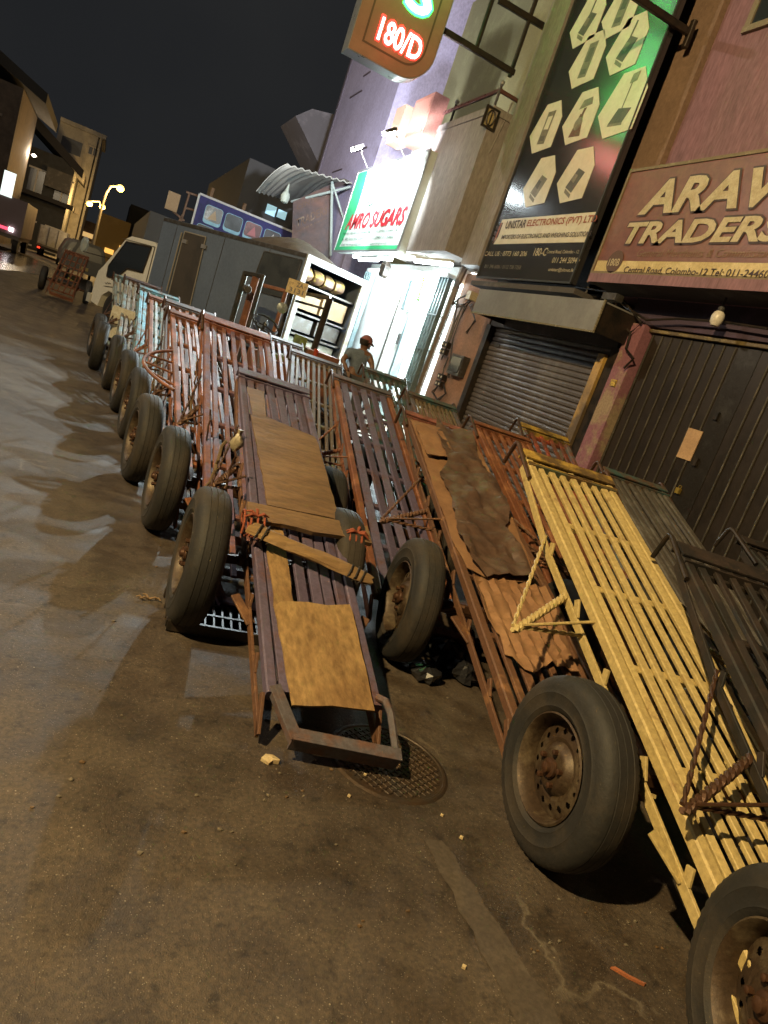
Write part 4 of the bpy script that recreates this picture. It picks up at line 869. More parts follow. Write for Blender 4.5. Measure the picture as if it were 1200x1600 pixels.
stx('Importers, Exporters and Wholesale Merchant for All Kind of Edible Oils.', .09, .93, .195, .040, dkg, .005)
stx('No. 180D, Central Road, Colombo 12. Tel : 011-2334217, 011-2434850', .10, .90, .125, .036, dkg, .005)
stx('Email : amrosugars@gmail.com, sales@amrosugars.com', .12, .84, .06, .034, dkg, .005)
g = MB(); cc = [sp(.42+.055*math.cos(t*.5)-.03*(t > 6)*(t-6)*.2, .60+.075*math.sin(t*.5)) for t in range(4, 14)]; g.tube([(XA-.006, p[1], p[2]) for p in cc], .012, 6)
g.tube([sp(.43, .55), sp(.445, .72), sp(.47, .75)], .010, 6); g.tube([sp(.48, .56), sp(.495, .72), sp(.52, .76)], .010, 6); g.tube([sp(.39, .66), sp(.45, .69), sp(.51, .70)], .006, 6); g.build('emblem', dkg, sS)
settle(sS)
# floodlights on arms
for k, (px_, base) in enumerate((((605, 210), (634, 246)), ((555, 235), (577, 262)))):
    hd = atx(*px_, 3.42); bs = atx(*base, XA+.04); bs.z = zb
    fl = thing('floodlight', ('nearer floodlight glaring on its arm above the sugar sign', 'farther floodlight glaring on its arm above the left part of the sugar sign')[k], 'floodlight')
    g = MB(); g.tube([bs, bs+Vector((-.25, 0, .25)), hd+Vector((.12, 0, .04))], .014, 8); g.build('arm', greym, fl)
    g = MB(); ax_ = (Vector((.8, 0, .6)), Vector((0, 1, 0)), Vector((-.6, 0, .8))); g.box(hd+Vector((.02, 0, .06)), (.16, .24, .05), ax_); g.build('housing', greym, fl)
    g = MB(); g.box(hd+Vector((-.0, 0, .0))+Vector((.02, 0, .025)), (.13, .20, .02), ax_); g.build('led_panel', glow('led_white', (.85, .96, 1), 120), fl); settle(fl)
# soffit tubes
for k, (a, b_) in enumerate((((553, 400), (612, 404)), ((630, 392), (668, 398)), ((648, 412), (702, 424)), ((560, 412), (585, 424)))):
    p, q = atx(*a, 4.35), atx(*b_, 4.35+.12*(k != 3)); tb = thing('tube_light', ('long fluorescent tube under the left half of the sugar sign', 'short fluorescent tube under the right end of the sugar sign', 'fluorescent tube just above the gate track', 'stub of fluorescent tube at the left end of the gateway')[k], 'tube light')
    q.z = p.z = 2.95-.06*(k > 1)
    g = MB(); g.tube([p, q], .030, 8); g.build('tube', TUBE, tb); g = MB(); g.bar(p+Vector((0, 0, .05)), q+Vector((0, 0, .05)), .06, .04); g.build('batten', whitep, tb); settle(tb)
light('tube_glow', (4.66, 11.6, 2.6), 220, COOL, .1); light('tube_glow', (5.7, 11.6, 2.5), 2200, COOL, .2); light('tube_glow', (4.66, 13.2, 2.6), 200, COOL, .1)
q = atx(602, 420, 4.5); g = MB(); g.lathe([(-.16, .06), (-.12, .10), (.05, .10), (.14, .05), (.16, .02)], c=q, axis='z', n=6); o = g.build('hanging_speaker', blackm); tag(o, 'black speaker hanging under the sugar shop soffit left of the door', 'speaker'); recentre(o)
gd = thing('garland', 'hanging garland of yellow and green flowers at the top of the grille door', 'garland'); g = MB()
for k in range(8):
    p = atx(662-(k*1.2), 436+k*4.5, 4.9); 
    g = MB(); g.lathe([(-.035, .008), (-.02, .032), (.0, .038), (.02, .028), (.035, .008)], c=p, axis='z', n=8, mod=lambda i, k: random.uniform(-.008, .008)); g.build('flower', (worn('flower_gold', (.55, .36, .03), None), worn('flower_green', (.10, .20, .04), None))[k > 2], gd)
settle(gd)

# --- projecting lit number sign
YS = 9.80
sN = thing('hanging_sign', 'projecting lit sign with rounded corner showing 180/D in glowing red edged letters', 'sign')
c0 = [aty(*p, YS) for p in ((541, 80), (622, 110), (690, 62), (700, 40))]
xl = c0[0].x; xr = aty(700, 30, YS).x; zb_ = aty(590, 92, YS).z-.06
rad = .42; zt_ = zb_+5.9
def outline(i, yy):
    pts = [(xl+i, yy, zt_), (xl+i, yy, zb_+i)]
    for k in range(9): a = -math.pi/2+math.pi/2*k/8; pts.append((xr-i-(rad-i)+(rad-i)*math.cos(a), yy, zb_+i+(rad-i)+(rad-i)*math.sin(a)))
    return pts+[(xr-i, yy, zt_)]
g = MB(); g.prism(outline(0, YS), (0, .26, 0)); g.build('case', worn('case_silver', (.42, .44, .44), None, .4, 4, .3, .7), sN)
goldf = worn('sign_gold', (.28, .15, .105), (.24, .13, .09), .4, 3, .35, 0, .02, 20, .1)
g = MB(); g.prism(outline(.012, YS-.004), (0, .004, 0)); g.build('face', goldf, sN)
o1, o2 = outline(.15, YS-.007), outline(.175, YS-.007); n_ = len(o1); g = MB()
g.add([Vector(p) for p in o1+o2], [(i, i+1, n_+i+1, n_+i) for i in range(n_-1)]); g.build('border_line', worn('line_brown', (.10, .05, .03), None), sN)
a = aty(588, 60, YS); b_ = aty(655, 91, YS); hh = .27
text('lettering_halo', '180/D', (a.x-.02, YS-.006, a.z-.03), (1, 0, 0), UP, b_.x-a.x+.03, hh+.05, glow('neon_red', (1, .02, .015), 7), sN, ext=.004, bold=.06)
text('lettering', '180/D', (a.x, YS-.006, a.z-.012), (1, 0, 0), UP, b_.x-a.x-.01, hh, glow('neon_white', (1, .93, .85), 5), sN, ext=.012, bold=.015)
a = aty(630, 10, YS)
text('lettering_halo', 'S', (a.x-.03, YS-.006, a.z-.03), (1, 0, 0), UP, .42, .56, glow('neon_green', (.02, 1, .08), 10), sN, ext=.004, bold=.06)
text('lettering', 'S', (a.x, YS-.006, a.z), (1, 0, 0), UP, .36, .50, glow('neon_mint', (.55, 1, .75), 4.5), sN, ext=.012, bold=.02)
for k, ch_ in enumerate('RAGUS'):
    z_ = a.z+.82*(k+1)
    text('lettering_halo', ch_, (a.x-.03, YS-.006, z_-.03), (1, 0, 0), UP, .42, .66, glow('neon_green', (.02, 1, .08), 10), sN, ext=.004, bold=.06)
    text('lettering', ch_, (a.x, YS-.006, z_), (1, 0, 0), UP, .36, .60, glow('neon_mint', (.55, 1, .75), 4.5), sN, ext=.012, bold=.02)
settle(sN)
light('neon_glow', (2.75, 9.45, 5.1), 1.6, (1, .08, .05), .12); light('neon_glow', (2.85, 9.4, 6.1), 16, (.1, 1, .2), .2)
# steel arms
st = thing('sign_scaffold', 'dark steel arms holding the projecting number sign off the wall', 'steel frame')
for i, (p, q) in enumerate((((690, 46), (803, 114)), ((780, 0), (872, 55)))):
    a, b_ = aty(*p, YS+.1), aty(*q, YS+.1); g = MB(); g.bar(a, b_, .06, .08); g.build('arm', blackm, st)
for p, q in (((742, 82), (772, -20)), ((796, 120), (850, -20))):
    a, b_ = aty(*p, YS+.1), aty(*q, YS+.1); g = MB(); g.bar(a, (a.x, a.y, b_.z), .05, .05, (0, 1, 0)); g.build('upright', blackm, st)
settle(st)
a, b_ = aty(1000, 0, 6.8), aty(1078, 52, 6.8); g = MB(); g.bar(a+(a-b_)*.6, b_, .05, .07); g.bar(b_+Vector((0, 0, -.14)), b_+Vector((0, 0, .12)), .05, .06, (0, 1, 0)); o = g.build('sign_brace', blackm); tag(o, 'black steel brace reaching out at the upper right end of the tall black sign', 'brace'); recentre(o)

# --- taller purple building beyond
bp_ = thing('purple_building', 'tall purple plastered wall with cracked patches rising behind the floodlights', 'building')
g = MB(); g.bb((5.0, 16.6, 0), (9, 21.6, 14)); g.build('wall', purplew, bp_)
g = MB(); g.bb((4.97, 21.45, 0), (5.0, 21.62, 14)); g.build('edge_band', worn('edge_dark', (.12, .10, .13), None), bp_)
for k in range(14):
    y_ = random.uniform(17, 21); z_ = random.uniform(4, 12); g = MB(); g.bb((4.98, y_, z_), (5.0, y_+random.uniform(.3, 1), z_+.03)); g.build('crack', worn('crack_dark', (.07, .05, .06), None), bp_)
settle(bp_)

# ================================================================== truck parked beyond the left row
TH = R(25.5); TF = Vector((-math.sin(TH), math.cos(TH), 0)); TR_ = Vector((math.cos(TH), math.sin(TH), 0)); TO = Vector((2.912, 11.643, 0)); TN = -TR_
def tp(f, r, z): return TO+TF*f+TR_*r+Vector((0, 0, z))
def tside(x, y, off=.006):
    d = ray(x, y); n = TN; t = (TO-CAM).dot(n)/d.dot(n); return CAM+d*t+n*off
def tbox(g, f0, f1, r0_, r1_, z0, z1): g.box(tp((f0+f1)/2, (r0_+r1_)/2, (z0+z1)/2), (abs(f1-f0), abs(r1_-r0_), abs(z1-z0)), (TF, TR_, Vector((0, 0, 1))))
tk = thing('box_truck', 'light truck with a cream cab and matt grey box body, parked askew beyond the carts', 'truck')
boxg = worn('box_grey', (.085, .108, .15), (.105, .132, .175), .45, 1.1, .55, .1, .08, 20, .25, sharp=.2)
cabm = worn('cab_cream', (.66, .62, .52), (.56, .53, .44), .4, 1.5, .35, 0, .05, 20, .2, sharp=.2, coat=.3)
WB = 1.42
g = MB(); tbox(g, .0, 4.5, 0, .03, .80, 2.44); tbox(g, 0, 4.5, WB-.03, WB, .80, 2.44); tbox(g, 4.47, 4.5, .03, WB-.03, .80, 2.44); tbox(g, 0, 4.5, .0, WB, 2.443, 2.47); tbox(g, 0, 4.5, .031, WB-.031, .74, .80); g.build('box_body', boxg, tk)
g = MB(); tbox(g, 0, 4.5, -.012, .0, 2.40, 2.465); g.build('roof_rail', greym, tk)
g = MB(); tbox(g, .2, 4.4, .35, .5, .50, .74); tbox(g, .2, 6.0, WB-.5, WB-.35, .50, .74); g.build('chassis', blackm, tk)
g = MB()
for f_ in (.95, 2.3, 3.95): tbox(g, f_, f_+.012, -.006, -.0005, .82, 2.39)
tbox(g, .03, 4.47, -.008, -.0005, .86, .875); g.build('panel_seam', greym, tk)
for f_ in (.5, 2.2, 4.2): g = MB(); tbox(g, f_, f_+.09, -.03, -.0005, .80, .85); g.build('marker_lamp', worn('marker_amber', (.5, .22, .04), None, .4, 9, .25), tk)
dq = [tside(*p) for p in ((290, 362), (323, 371), (298, 478), (262, 470))]
g = MB(); g.prism(dq, TN*.012); dr = g.build('side_door', worn('door_dark', (.045, .040, .034), (.06, .05, .04), .4, 2, .45), tk)
g = MB()
for i in range(4): g.bar(dq[i]+TN*.012, dq[(i+1) % 4]+TN*.012, .022, .014, TN)
g.bar(tside(286, 364)+TN*.02, tside(262, 455)+TN*.02, .03, .02, TN); g.build('door_frame', worn('frame_tan', (.24, .21, .16), None, .4, 5, .5), dr)
for p_ in ((291, 378), (320, 386)):
    g = MB(); g.box(tside(*p_)+TN*.02, (.14, .03, .07), (TF, TN, Vector((0, 0, 1)))); g.build('hinge', stainless, dr)
hq = [tside(*p) for p in ((414, 393), (473, 407), (452, 468), (392, 452))]
g = MB(); g.prism(hq, TN*.010); ht = g.build('side_hatch', worn('hatch_dark', (.030, .034, .038), (.045, .05, .052), .4, 3, .35), tk)
g = MB()
for i in range(4): g.bar(hq[i]+TN*.012, hq[(i+1) % 4]+TN*.012, .018, .012, TN)
g.build('hatch_frame', greym, ht)
# rear frame and doors
g = MB(); tbox(g, -.04, .0, -.01, .09, .76, 2.47); tbox(g, -.04, 0, WB-.09, WB+.01, .76, 2.47); tbox(g, -.042, 0, .09, WB-.09, 2.36, 2.47); tbox(g, -.042, 0, .09, WB-.09, .76, .84); g.build('rear_frame', worn('frame_white', (.32, .33, .31), (.2, .18, .14), .35, 5, .5), tk)
for z_ in (1.2, 1.55, 2.0): g = MB(); tbox(g, .05, 1.2, .06, WB-.06, z_, z_+.03); g.build('shelf', greym, tk)
# cab
def cabp(side_r): return [(4.55, .42), (4.55, 1.90), (4.7, 1.96), (5.65, 1.94), (5.85, 1.86), (6.55, 1.16), (6.72, 1.02), (6.78, .78), (6.78, .34), (6.4, .30), (6.32, .55), (6.05, .70), (5.75, .66), (5.6, .42)]
pl = cabp(0); ring0 = [tp(f, .04, z) for f, z in pl]; g = MB(); g.prism(ring0, TR_*1.34)
cab_ = g.build('cab', cabm, tk)
wq = [tside(*p, -.034) for p in ((196, 377), (235, 386), (221, 425), (197, 419), (179, 434), (165, 431), (168, 415))]
g = MB(); g.prism(wq, TN*.012); wn = g.build('side_window', glass('cab_glass', (.018, .022, .026), .06), cab_)
g = MB()
for i in range(7): g.bar(wq[i]+TN*.012, wq[(i+1) % 7]+TN*.012, .03, .012, TN)
g.build('window_seal', blackm, wn)
g = MB(); g.prism([tp(5.90, .12, 1.83), tp(6.53, .12, 1.20), tp(6.53, 1.30, 1.20), tp(5.90, 1.30, 1.83)], TF*.012+Vector((0, 0, .012))); g.build('windscreen', glass('cab_glass'), cab_)
g = MB(); g.bar(tside(240, 385, -.03), tside(226, 440, -.03), .02, .010, TN); g.bar(tside(240, 385, -.03), tside(190, 372, -.03), .012, .010, TN); g.build('door_seam', worn('seam', (.09, .08, .06), None), cab_)
g = MB(); tbox(g, 6.74, 6.90, .0, 1.42, .30, .50); g.build('bumper', worn('bumper_pale', (.42, .40, .34), None, .4, 4, .5), cab_)
for r_ in (.22, 1.2): g = MB(); tbox(g, 6.75, 6.80, r_-.12, r_+.12, .58, .78); g.build('headlight', worn('lens', (.5, .5, .48), None, .4, 4, .15), cab_)
a = tside(167, 454, -.03); text('badge', 'Elan', (a.x, a.y, a.z), -TF, UP, .34, .07, blackm, cab_, ext=.006, shear=.3) if 0 else None
g = MB(); [g.bar(tside(162+k*3, 440+abs(k-1), -.03), tside(165+k*3, 443, -.03), .012, .008, TN) for k in range(3)]; g.bar(tside(160, 446, -.03), tside(174, 448, -.03), .012, .008, TN); g.build('door_mark', blackm, cab_)
g = MB(); mp_ = tside(143, 386, .16); g.tube([tp(6.35, .05, 1.35), mp_+Vector((0, 0, -.15)), mp_], .010, 6); ma = g.build('mirror_arm', blackm, cab_)
g = MB(); g.lathe([(-.015, .05), (0, .085), (.03, .08), (.04, .02)], c=(0, 0, 0), axis='y', n=18); 
mb_ = g.build('mirror', worn('mirror_glass', (.45, .50, .50), None, .4, 4, .12, .6), ma); 
for v in mb_.data.vertices: v.co = Vector((v.co.x, v.co.y, v.co.z*2.1))+mp_
for f_ in (5.95, 1.1):
    for r_ in (.10, WB-.26):
        g = MB(); c_ = tp(f_, r_+.09, .33); vs = []
        pr_ = [(-.09, .17), (-.09, .30), (-.07, .33), (.07, .33), (.09, .30), (.09, .17)]; n_ = 28
        for a, rr in pr_:
            for k in range(n_): t = 2*math.pi*k/n_; vs.append(c_+TR_*a+TF*rr*math.cos(t)+Vector((0, 0, rr*math.sin(t))))
        g.add(vs, [(i*n_+k, i*n_+(k+1) % n_, (i+1)*n_+(k+1) % n_, (i+1)*n_+k) for i in range(5) for k in range(n_)]+[tuple(range(n_)), tuple(range(5*n_, 6*n_))]); g.build('road_wheel', rubber, tk, smooth=True)
settle(tk)
# goods stacked in the open back
ymat = worn('sack_yellow', (.45, .34, .03), (.12, .06, .03), .42, 8, .55, 0, .4, 30, .3)
for k in range(4):
    g = MB(); c_ = tp(.22+.02*k, .24+.27*k, 2.19); g.lathe([(-.15, .05), (-.12, .11), (-.04, .125), (.05, .12), (.12, .10), (.15, .04)], c=(0, 0, 0), axis='x', n=12, mod=lambda i, k: random.uniform(-.015, .012))
    g.v = [tuple(c_+TR_*v[0]*.9+TF*v[1]+Vector((0, 0, v[2]))) for v in g.v]
    o = g.build('sack', ymat, smooth=True); tag(o, ('leftmost yellow sack on the top shelf in the truck back', 'second yellow sack from the left on the top truck shelf', 'third yellow sack from the left on the top truck shelf', 'rightmost yellow sack on the top shelf in the truck back')[k], 'sack', 'yellow sacks in the truck'); recentre(o)
cm2 = worn('carton_tan', (.36, .27, .16), (.28, .2, .11), .4, 4, .8)
for k, (r1, r2, z1, z2, m_, nm, lb, ct) in enumerate(((.72, 1.30, 1.60, 1.94, cm2, 'carton', 'tan carton on the middle shelf at the right of the truck back', 'carton'), (.14, .66, 1.60, 1.88, cm2, 'carton', 'tan carton on the middle shelf at the left of the truck back', 'carton'),
    (.12, .64, 1.24, 1.50, greym, 'crate', 'grey crate on the low shelf at the left of the truck back', 'crate'), (.74, 1.30, 1.24, 1.52, greym, 'crate', 'grey crate on the low shelf at the right of the truck back', 'crate'), (.12, 1.28, .86, 1.16, worn('crate_olive', (.12, .13, .09), (.2, .2, .16), .45, 14, .6), 'crate', 'wide olive crate on the truck floor behind the forklift', 'crate'))):
    g = MB(); tbox(g, .12, .62, r1, r2, z1-.0+.032, z2); o = g.build(nm, m_); tag(o, lb, ct); recentre(o)

# ================================================================== forklift
fk = thing('forklift', 'old orange forklift with black mast and overhead guard between carts and truck', 'forklift')
orm = P['orange']; 
def down(p, z=.15): return Vector((p.x, p.y, z))
fa, fb_, fc, fd = ats(384, 425, 10.6), ats(411, 430, 10.2), ats(457, 455, 9.7), ats(516, 466, 9.6)
g = MB(); g.bar(fa, down(fa), .07, .10, (0, 1, 0)); g.bar(fb_, down(fb_), .05, .10, (0, 1, 0)); g.bar(fa+Vector((0, 0, -.02)), fb_+Vector((0, 0, -.02)), .08, .06); g.bar(down(fa, .5), down(fb_, .5), .08, .06); g.build('mast', worn('mast_black', (.02, .03, .028), (.05, .04, .03), .4, 6, .4, .3), fk)
g = MB(); p = ats(400, 433, 10.3); g.bar(p, down(p), .10, .05, (0, 1, 0)); g.bar(p+Vector((.06, .04, -.25)), down(p+Vector((.06, .04, 0))), .05, .05, (0, 1, 0)); g.build('lift_channel', orm, fk)
g = MB(); p = ats(386, 452, 10.1); g.lathe([(-.06, .05), (.0, .07), (.06, .05), (.08, .01)], c=p, axis='y', n=12); g.build('work_lamp', greym, fk)
g = MB(); p = ats(447, 455, 9.9); q = ats(412, 446, 10.0); g.bar(p, down(p), .055, .055, (0, 1, 0)); g.bar(q, p, .055, .05); g.build('guard_front', orm, fk)
g = MB(); g.bar(fc, down(fc, .6), .055, .06, (0, 1, 0)); g.bar(fd, down(fd, .6), .085, .06, (0, 1, 0)); g.bar(fc, fd, .07, .05); g.bar(ats(447, 455, 9.9)+Vector((0, 0, .03)), fc+Vector((0, 0, .03)), .05, .05); q = ats(462, 470, 9.7); g.bar(q, ats(508, 483, 9.6), .04, .03); g.build('overhead_guard', blackm, fk)
g = MB(); c_ = ats(415, 506, 9.7); nrm = Vector((.1, -.5, .85)).normalized(); x_ = nrm.cross(Vector((0, 1, 0))).normalized(); y_ = nrm.cross(x_)
g.tube([c_+x_*math.cos(a*.449)*.19+y_*math.sin(a*.449)*.19 for a in range(15)], .014, 8)
for a in (0.3, 2.4, 4.5): g.tube([c_-nrm*.03, c_+x_*math.cos(a)*.19+y_*math.sin(a)*.19], .010, 6)
g.tube([c_-nrm*.28, c_-nrm*.02], .025, 8); g.lathe([(-.02, .04), (.02, .035)], c=c_, axis='z', n=12); g.build('steering_wheel', worn('wheel_black', (.03, .03, .03), None, .4, 4, .2), fk, smooth=True)
g = MB(); p = ats(424, 525, 9.6); g.box(p+Vector((0, 0, -.12)), (.55, .25, .10)); g.bar(ats(400, 500, 9.7), ats(408, 528, 9.6), .02, .02); g.bar(ats(396, 505, 9.7), ats(404, 530, 9.6), .02, .02); g.build('dashboard', blackm, fk)
g = MB(); p = ats(440, 575, 9.5); g.box(Vector((p.x+.1, p.y+.2, .62)), (.95, .8, .5)); g.box(Vector((p.x+.45, p.y+.2, .75)), (.45, .82, .75)); g.build('body', orm, fk)
g = MB(); p = ats(437, 560, 9.5); g.box(p, (.42, .40, .10)); g.box(p+Vector((.2, .02, .2)), (.08, .40, .35)); g.build('seat', worn('seat_green', (.20, .26, .06), (.1, .12, .04), .4, 4, .5), fk)
g = MB(); p = ats(441, 481, 9.5); g.lathe([(-.03, .02), (0, .075), (.02, .06)], c=p+Vector((.0, 0, 0)), axis='y', n=16); g.build('mirror', worn('mirror_glass', (.45, .5, .5), None, .4, 4, .12, .6), fk)
g = MB(); p = ats(493, 552, 9.4); g.lathe([(-.06, .035), (.05, .035), (.06, .02)], c=p, axis='z', n=12); g.build('tail_lamp', worn('lamp_red', (.35, .05, .02), None, .4, 8, .25), fk)
for k, (dx_, dy_) in enumerate(((-.35, -.25), (-.35, .65), (.5, -.2), (.5, .6))):
    p = ats(440, 575, 9.5); g = MB(); g.lathe([(-.09, .10), (-.09, .22), (-.06, .25), (.06, .25), (.09, .22), (.09, .10)], c=(p.x+dx_, p.y+dy_, .25), axis='y', n=24); g.build('road_wheel', rubber, fk, smooth=True)
# number plate
cs = [ats(*p, 9.45) for p in ((452, 434), (483, 444), (475, 466), (447, 456))]; prt = ((cs[1]-cs[0])+(cs[2]-cs[3])).normalized(); pup = ((cs[0]-cs[3])+(cs[1]-cs[2])).normalized(); pn = prt.cross(pup)
ctr = sum(cs, Vector())/4; pw, ph = (cs[1]-cs[0]).length, (cs[0]-cs[3]).length
g = MB(); g.box(ctr, (pw, ph, .006), (prt, pup, pn)); npl = g.build('number_plate', worn('plate_yellow', (.42, .28, .07), (.3, .2, .06), .4, 12, .5), fk)
text('lettering', 'ZA', ctr-prt*pw*.06+pup*ph*.06, prt, pup, pw*.34, ph*.32, blackm, npl, ext=.006, bold=.03)
text('lettering', '3131', ctr-prt*pw*.36-pup*ph*.40, prt, pup, pw*.72, ph*.34, blackm, npl, ext=.006, bold=.03)
g = MB(); b0 = ctr-prt*pw*.40+pup*ph*.10+pn*.006
for k in range(2): g.tube([b0+prt*pw*(.03+.12*k+.035*math.cos(a))+pup*ph*(.10+.07*math.sin(a)) for a in [j*.7 for j in range(8)]], .0025, 4)
g.build('crest_mark', blackm, npl); g = MB(); g.bar(ctr+prt*pw*.33+pup*ph*.2+pn*.006, ctr+prt*pw*.43+pup*ph*.2+pn*.006, .008, .004); g.build('dash_mark', blackm, npl)
settle(fk)

# ================================================================== the man in the cap
def skin(name, joints, edges, rad, mat, parent=None, sub=2, root=0):
    me = bpy.data.meshes.new(name); me.from_pydata([tuple(j) for j in joints], edges, []); o = bpy.data.objects.new(name, me); C.objects.link(o)
    m = o.modifiers.new('s', 'SKIN'); m.use_smooth_shade = True
    if not me.skin_vertices:
        import bmesh
        b = bmesh.new(); b.from_mesh(me); b.verts.layers.skin.verify(); b.to_mesh(me); b.free()
    for i, r_ in enumerate(rad):
        sv = me.skin_vertices[0].data[i]; sv.radius = (r_ if isinstance(r_, tuple) else (r_, r_)); sv.use_root = (i == root)
    s2 = o.modifiers.new('d', 'SUBSURF'); s2.levels = sub; s2.render_levels = sub
    bpy.context.view_layer.update(); dg = bpy.context.evaluated_depsgraph_get(); nm = bpy.data.meshes.new_from_object(o.evaluated_get(dg))
    o.modifiers.clear(); o.data = nm; nm.materials.clear(); nm.materials.append(mat)
    for p_ in nm.polygons: p_.use_smooth = True
    if parent: o.parent = parent
    return o
skinm = worn('skin', (.16, .075, .04), (.13, .06, .03), .4, 12, .55, 0, .1)
PY = 8.75
def pj(x, y, dy=0): v = aty(x, y, PY); return Vector((v.x, v.y+dy, v.z))
hip = pj(556, 588); hd_ = pj(571, 537); nk = pj(567.5, 546); ch = pj(563, 556); shL, shR = pj(547, 551, .02), pj(575, 556, -.03)
elL, haL = pj(533.5, 562, -.04), pj(538, 578, -.14); elR, haR = pj(577, 567, -.10), pj(573, 579, -.22)
pe = thing('person', 'man in a red cap and grey polo shirt by the bright shop door', 'person')
legL = [hip+Vector((-.09, 0, -.06)), Vector((hip.x-.12, hip.y+.02, .50)), Vector((hip.x-.14, hip.y+.08, .09))]; legR = [hip+Vector((.09, 0, -.06)), Vector((hip.x+.12, hip.y-.05, .50)), Vector((hip.x+.14, hip.y+.02, .09))]
J = [hip, hip.lerp(ch, .5), ch, nk, hd_+Vector((0, 0, -.02)), hd_+Vector((.01, 0, .06)), shL, elL, haL, shR, elR, haR]+legL+[legL[2]+Vector((.02, .14, -.05))]+legR+[legR[2]+Vector((.06, .13, -.05))]
E_ = [(0, 1), (1, 2), (2, 3), (3, 4), (4, 5), (2, 6), (6, 7), (7, 8), (2, 9), (9, 10), (10, 11), (0, 12), (12, 13), (13, 14), (14, 15), (0, 16), (16, 17), (17, 18), (18, 19)]
rd_ = [.10, .095, .10, .045, .070, .060, .045, .038, .026, .058, .038, .026, .085, .055, .038, .035, .085, .055, .038, .035]
bo = skin('body', J, E_, rd_, skinm, pe)
for (h0, el) in ((haL, elL), (haR, elR)):   # fingers curled on the bar
    d = (h0-el).normalized(); sdv = d.cross(Vector((0, 0, 1))).normalized()
    for k in range(5):
        b0 = h0+sdv*(k-2)*.016+d*(.0 if k else -.02); L_ = (.035, .045, .05, .046, .036)[k]
        g = MB(); g.tube([b0, b0+d*L_+sdv*(-.02 if k == 0 else 0), b0+d*L_*1.3+Vector((0, 0, -L_*.6))], [.010, .009, .006], 6)
        bo2 = g.build('finger', skinm, bo, smooth=True)
shirt = skin('shirt', [hip+Vector((0, 0, -.02)), hip.lerp(ch, .5), ch, nk+Vector((-.0, 0, -.02)), shL, shL.lerp(elL, .62), shR, shR.lerp(elR, .62)], [(0, 1), (1, 2), (2, 3), (2, 4), (4, 5), (2, 6), (6, 7)], [.118, .110, .124, .058, .070, .058, .070, .058], worn('shirt_grey', (.12, .155, .20), (.09, .115, .15), .4, 10, .8, 0, .3), pe)
g = MB(); 
tr = skin('trousers', [hip]+[v for v in legL]+[v for v in legR], [(0, 1), (1, 2), (2, 3), (0, 4), (4, 5), (5, 6)], [.118, .092, .068, .052, .092, .068, .052], worn('trousers_dark', (.05, .05, .055), None, .4, 9, .8), pe)
hc = hd_+Vector((.005, 0, .025)); fdir = Vector((.88, .30, -.25)).normalized()
g = MB(); g.lathe([(.0, .082), (.035, .080), (.066, .060), (.084, .030), (.089, 0)], c=hc+Vector((0, 0, .0)), axis='z', n=18, close=False); 
sdv = fdir.cross(Vector((0, 0, 1))).normalized(); g.prism([hc+fdir*.05-sdv*.055+Vector((0, 0, .02)), hc+fdir*.125-sdv*.038+Vector((0, 0, .005)), hc+fdir*.138+Vector((0, 0, .003)), hc+fdir*.125+sdv*.038+Vector((0, 0, .005)), hc+fdir*.05+sdv*.055+Vector((0, 0, .02))], (0, 0, .008)); g.build('cap', worn('cap_red', (.24, .08, .075), (.18, .06, .055), .4, 14, .8), pe, smooth=True)
g = MB(); g.lathe([(-.05, .02), (-.055, .062), (-.01, .076), (.02, .078)], c=hc, axis='z', n=18); g.v = [tuple(Vector(v)-fdir*.02) for v in g.v]; g.build('hair', blackm, pe, smooth=True)
fc_ = hc+fdir*.068+Vector((0, 0, -.045)); g = MB(); g.prism([fc_-sdv*.012+Vector((0, 0, -.015)), fc_+sdv*.012+Vector((0, 0, -.015)), fc_+Vector((0, 0, .03))], fdir*.022); g.build('nose', skinm, bo)
for s in (-1, 1):
    g = MB(); g.lathe([(-.008, .004), (0, .011), (.008, .004)], c=fc_+sdv*s*.030+Vector((0, 0, .022))-fdir*.004, axis='x', n=10); g.build('eye', blackm, bo)
    g = MB(); g.lathe([(-.006, .01), (0, .026), (.006, .01)], c=hc+sdv*s*.088+Vector((0, 0, -.03)), axis='x', n=10); g.build('ear', skinm, bo)
g = MB(); g.bar(fc_-sdv*.022+Vector((0, 0, -.035)), fc_+sdv*.022+Vector((0, 0, -.035)), .006, .006); g.build('mouth', worn('lip', (.12, .04, .03), None), bo)
settle(pe)

# ================================================================== signs and canopy behind the truck
cn = thing('canopy', 'curved corrugated metal canopy sticking out above the rusty board behind the truck', 'canopy')
P1, P2, P3, P4 = ats(400, 300, 16.2), ats(446, 258, 16.2), ats(550, 288, 16.8), ats(462, 316, 18.5)
cor = worn('corrugated', (.13, .16, .15), (.22, .22, .19), .45, 2.5, .55, .3, .2)
def cf(u, v):
    top = P2.lerp(P3, u); bot = P1.lerp(P4, u) if u < .5 else P4.lerp(P3, u*2-1)*0+P1.lerp(P4, min(1, u*1.6)).lerp(ats(520, 288, 17.6), max(0, u-.62)/.38)
    p = top.lerp(bot, v); return p+Vector((0, 0, .10*math.sin(math.pi*v)+.02*math.sin(u*60)))
g = MB(); g.grid(cf, 60, 10, (0, 0, .03)); g.build('roof_sheet', cor, cn, smooth=True)
g = MB(); g.bar(ats(519, 284, 17), ats(538, 345, 17), .04, .04); g.bar(ats(519, 284, 17), ats(517, 400, 17), .05, .05); g.bar(ats(455, 315, 17.6), ats(548, 292, 16.9), .05, .05); g.build('strut', worn('strut_pale', (.3, .36, .33), None), cn); settle(cn)
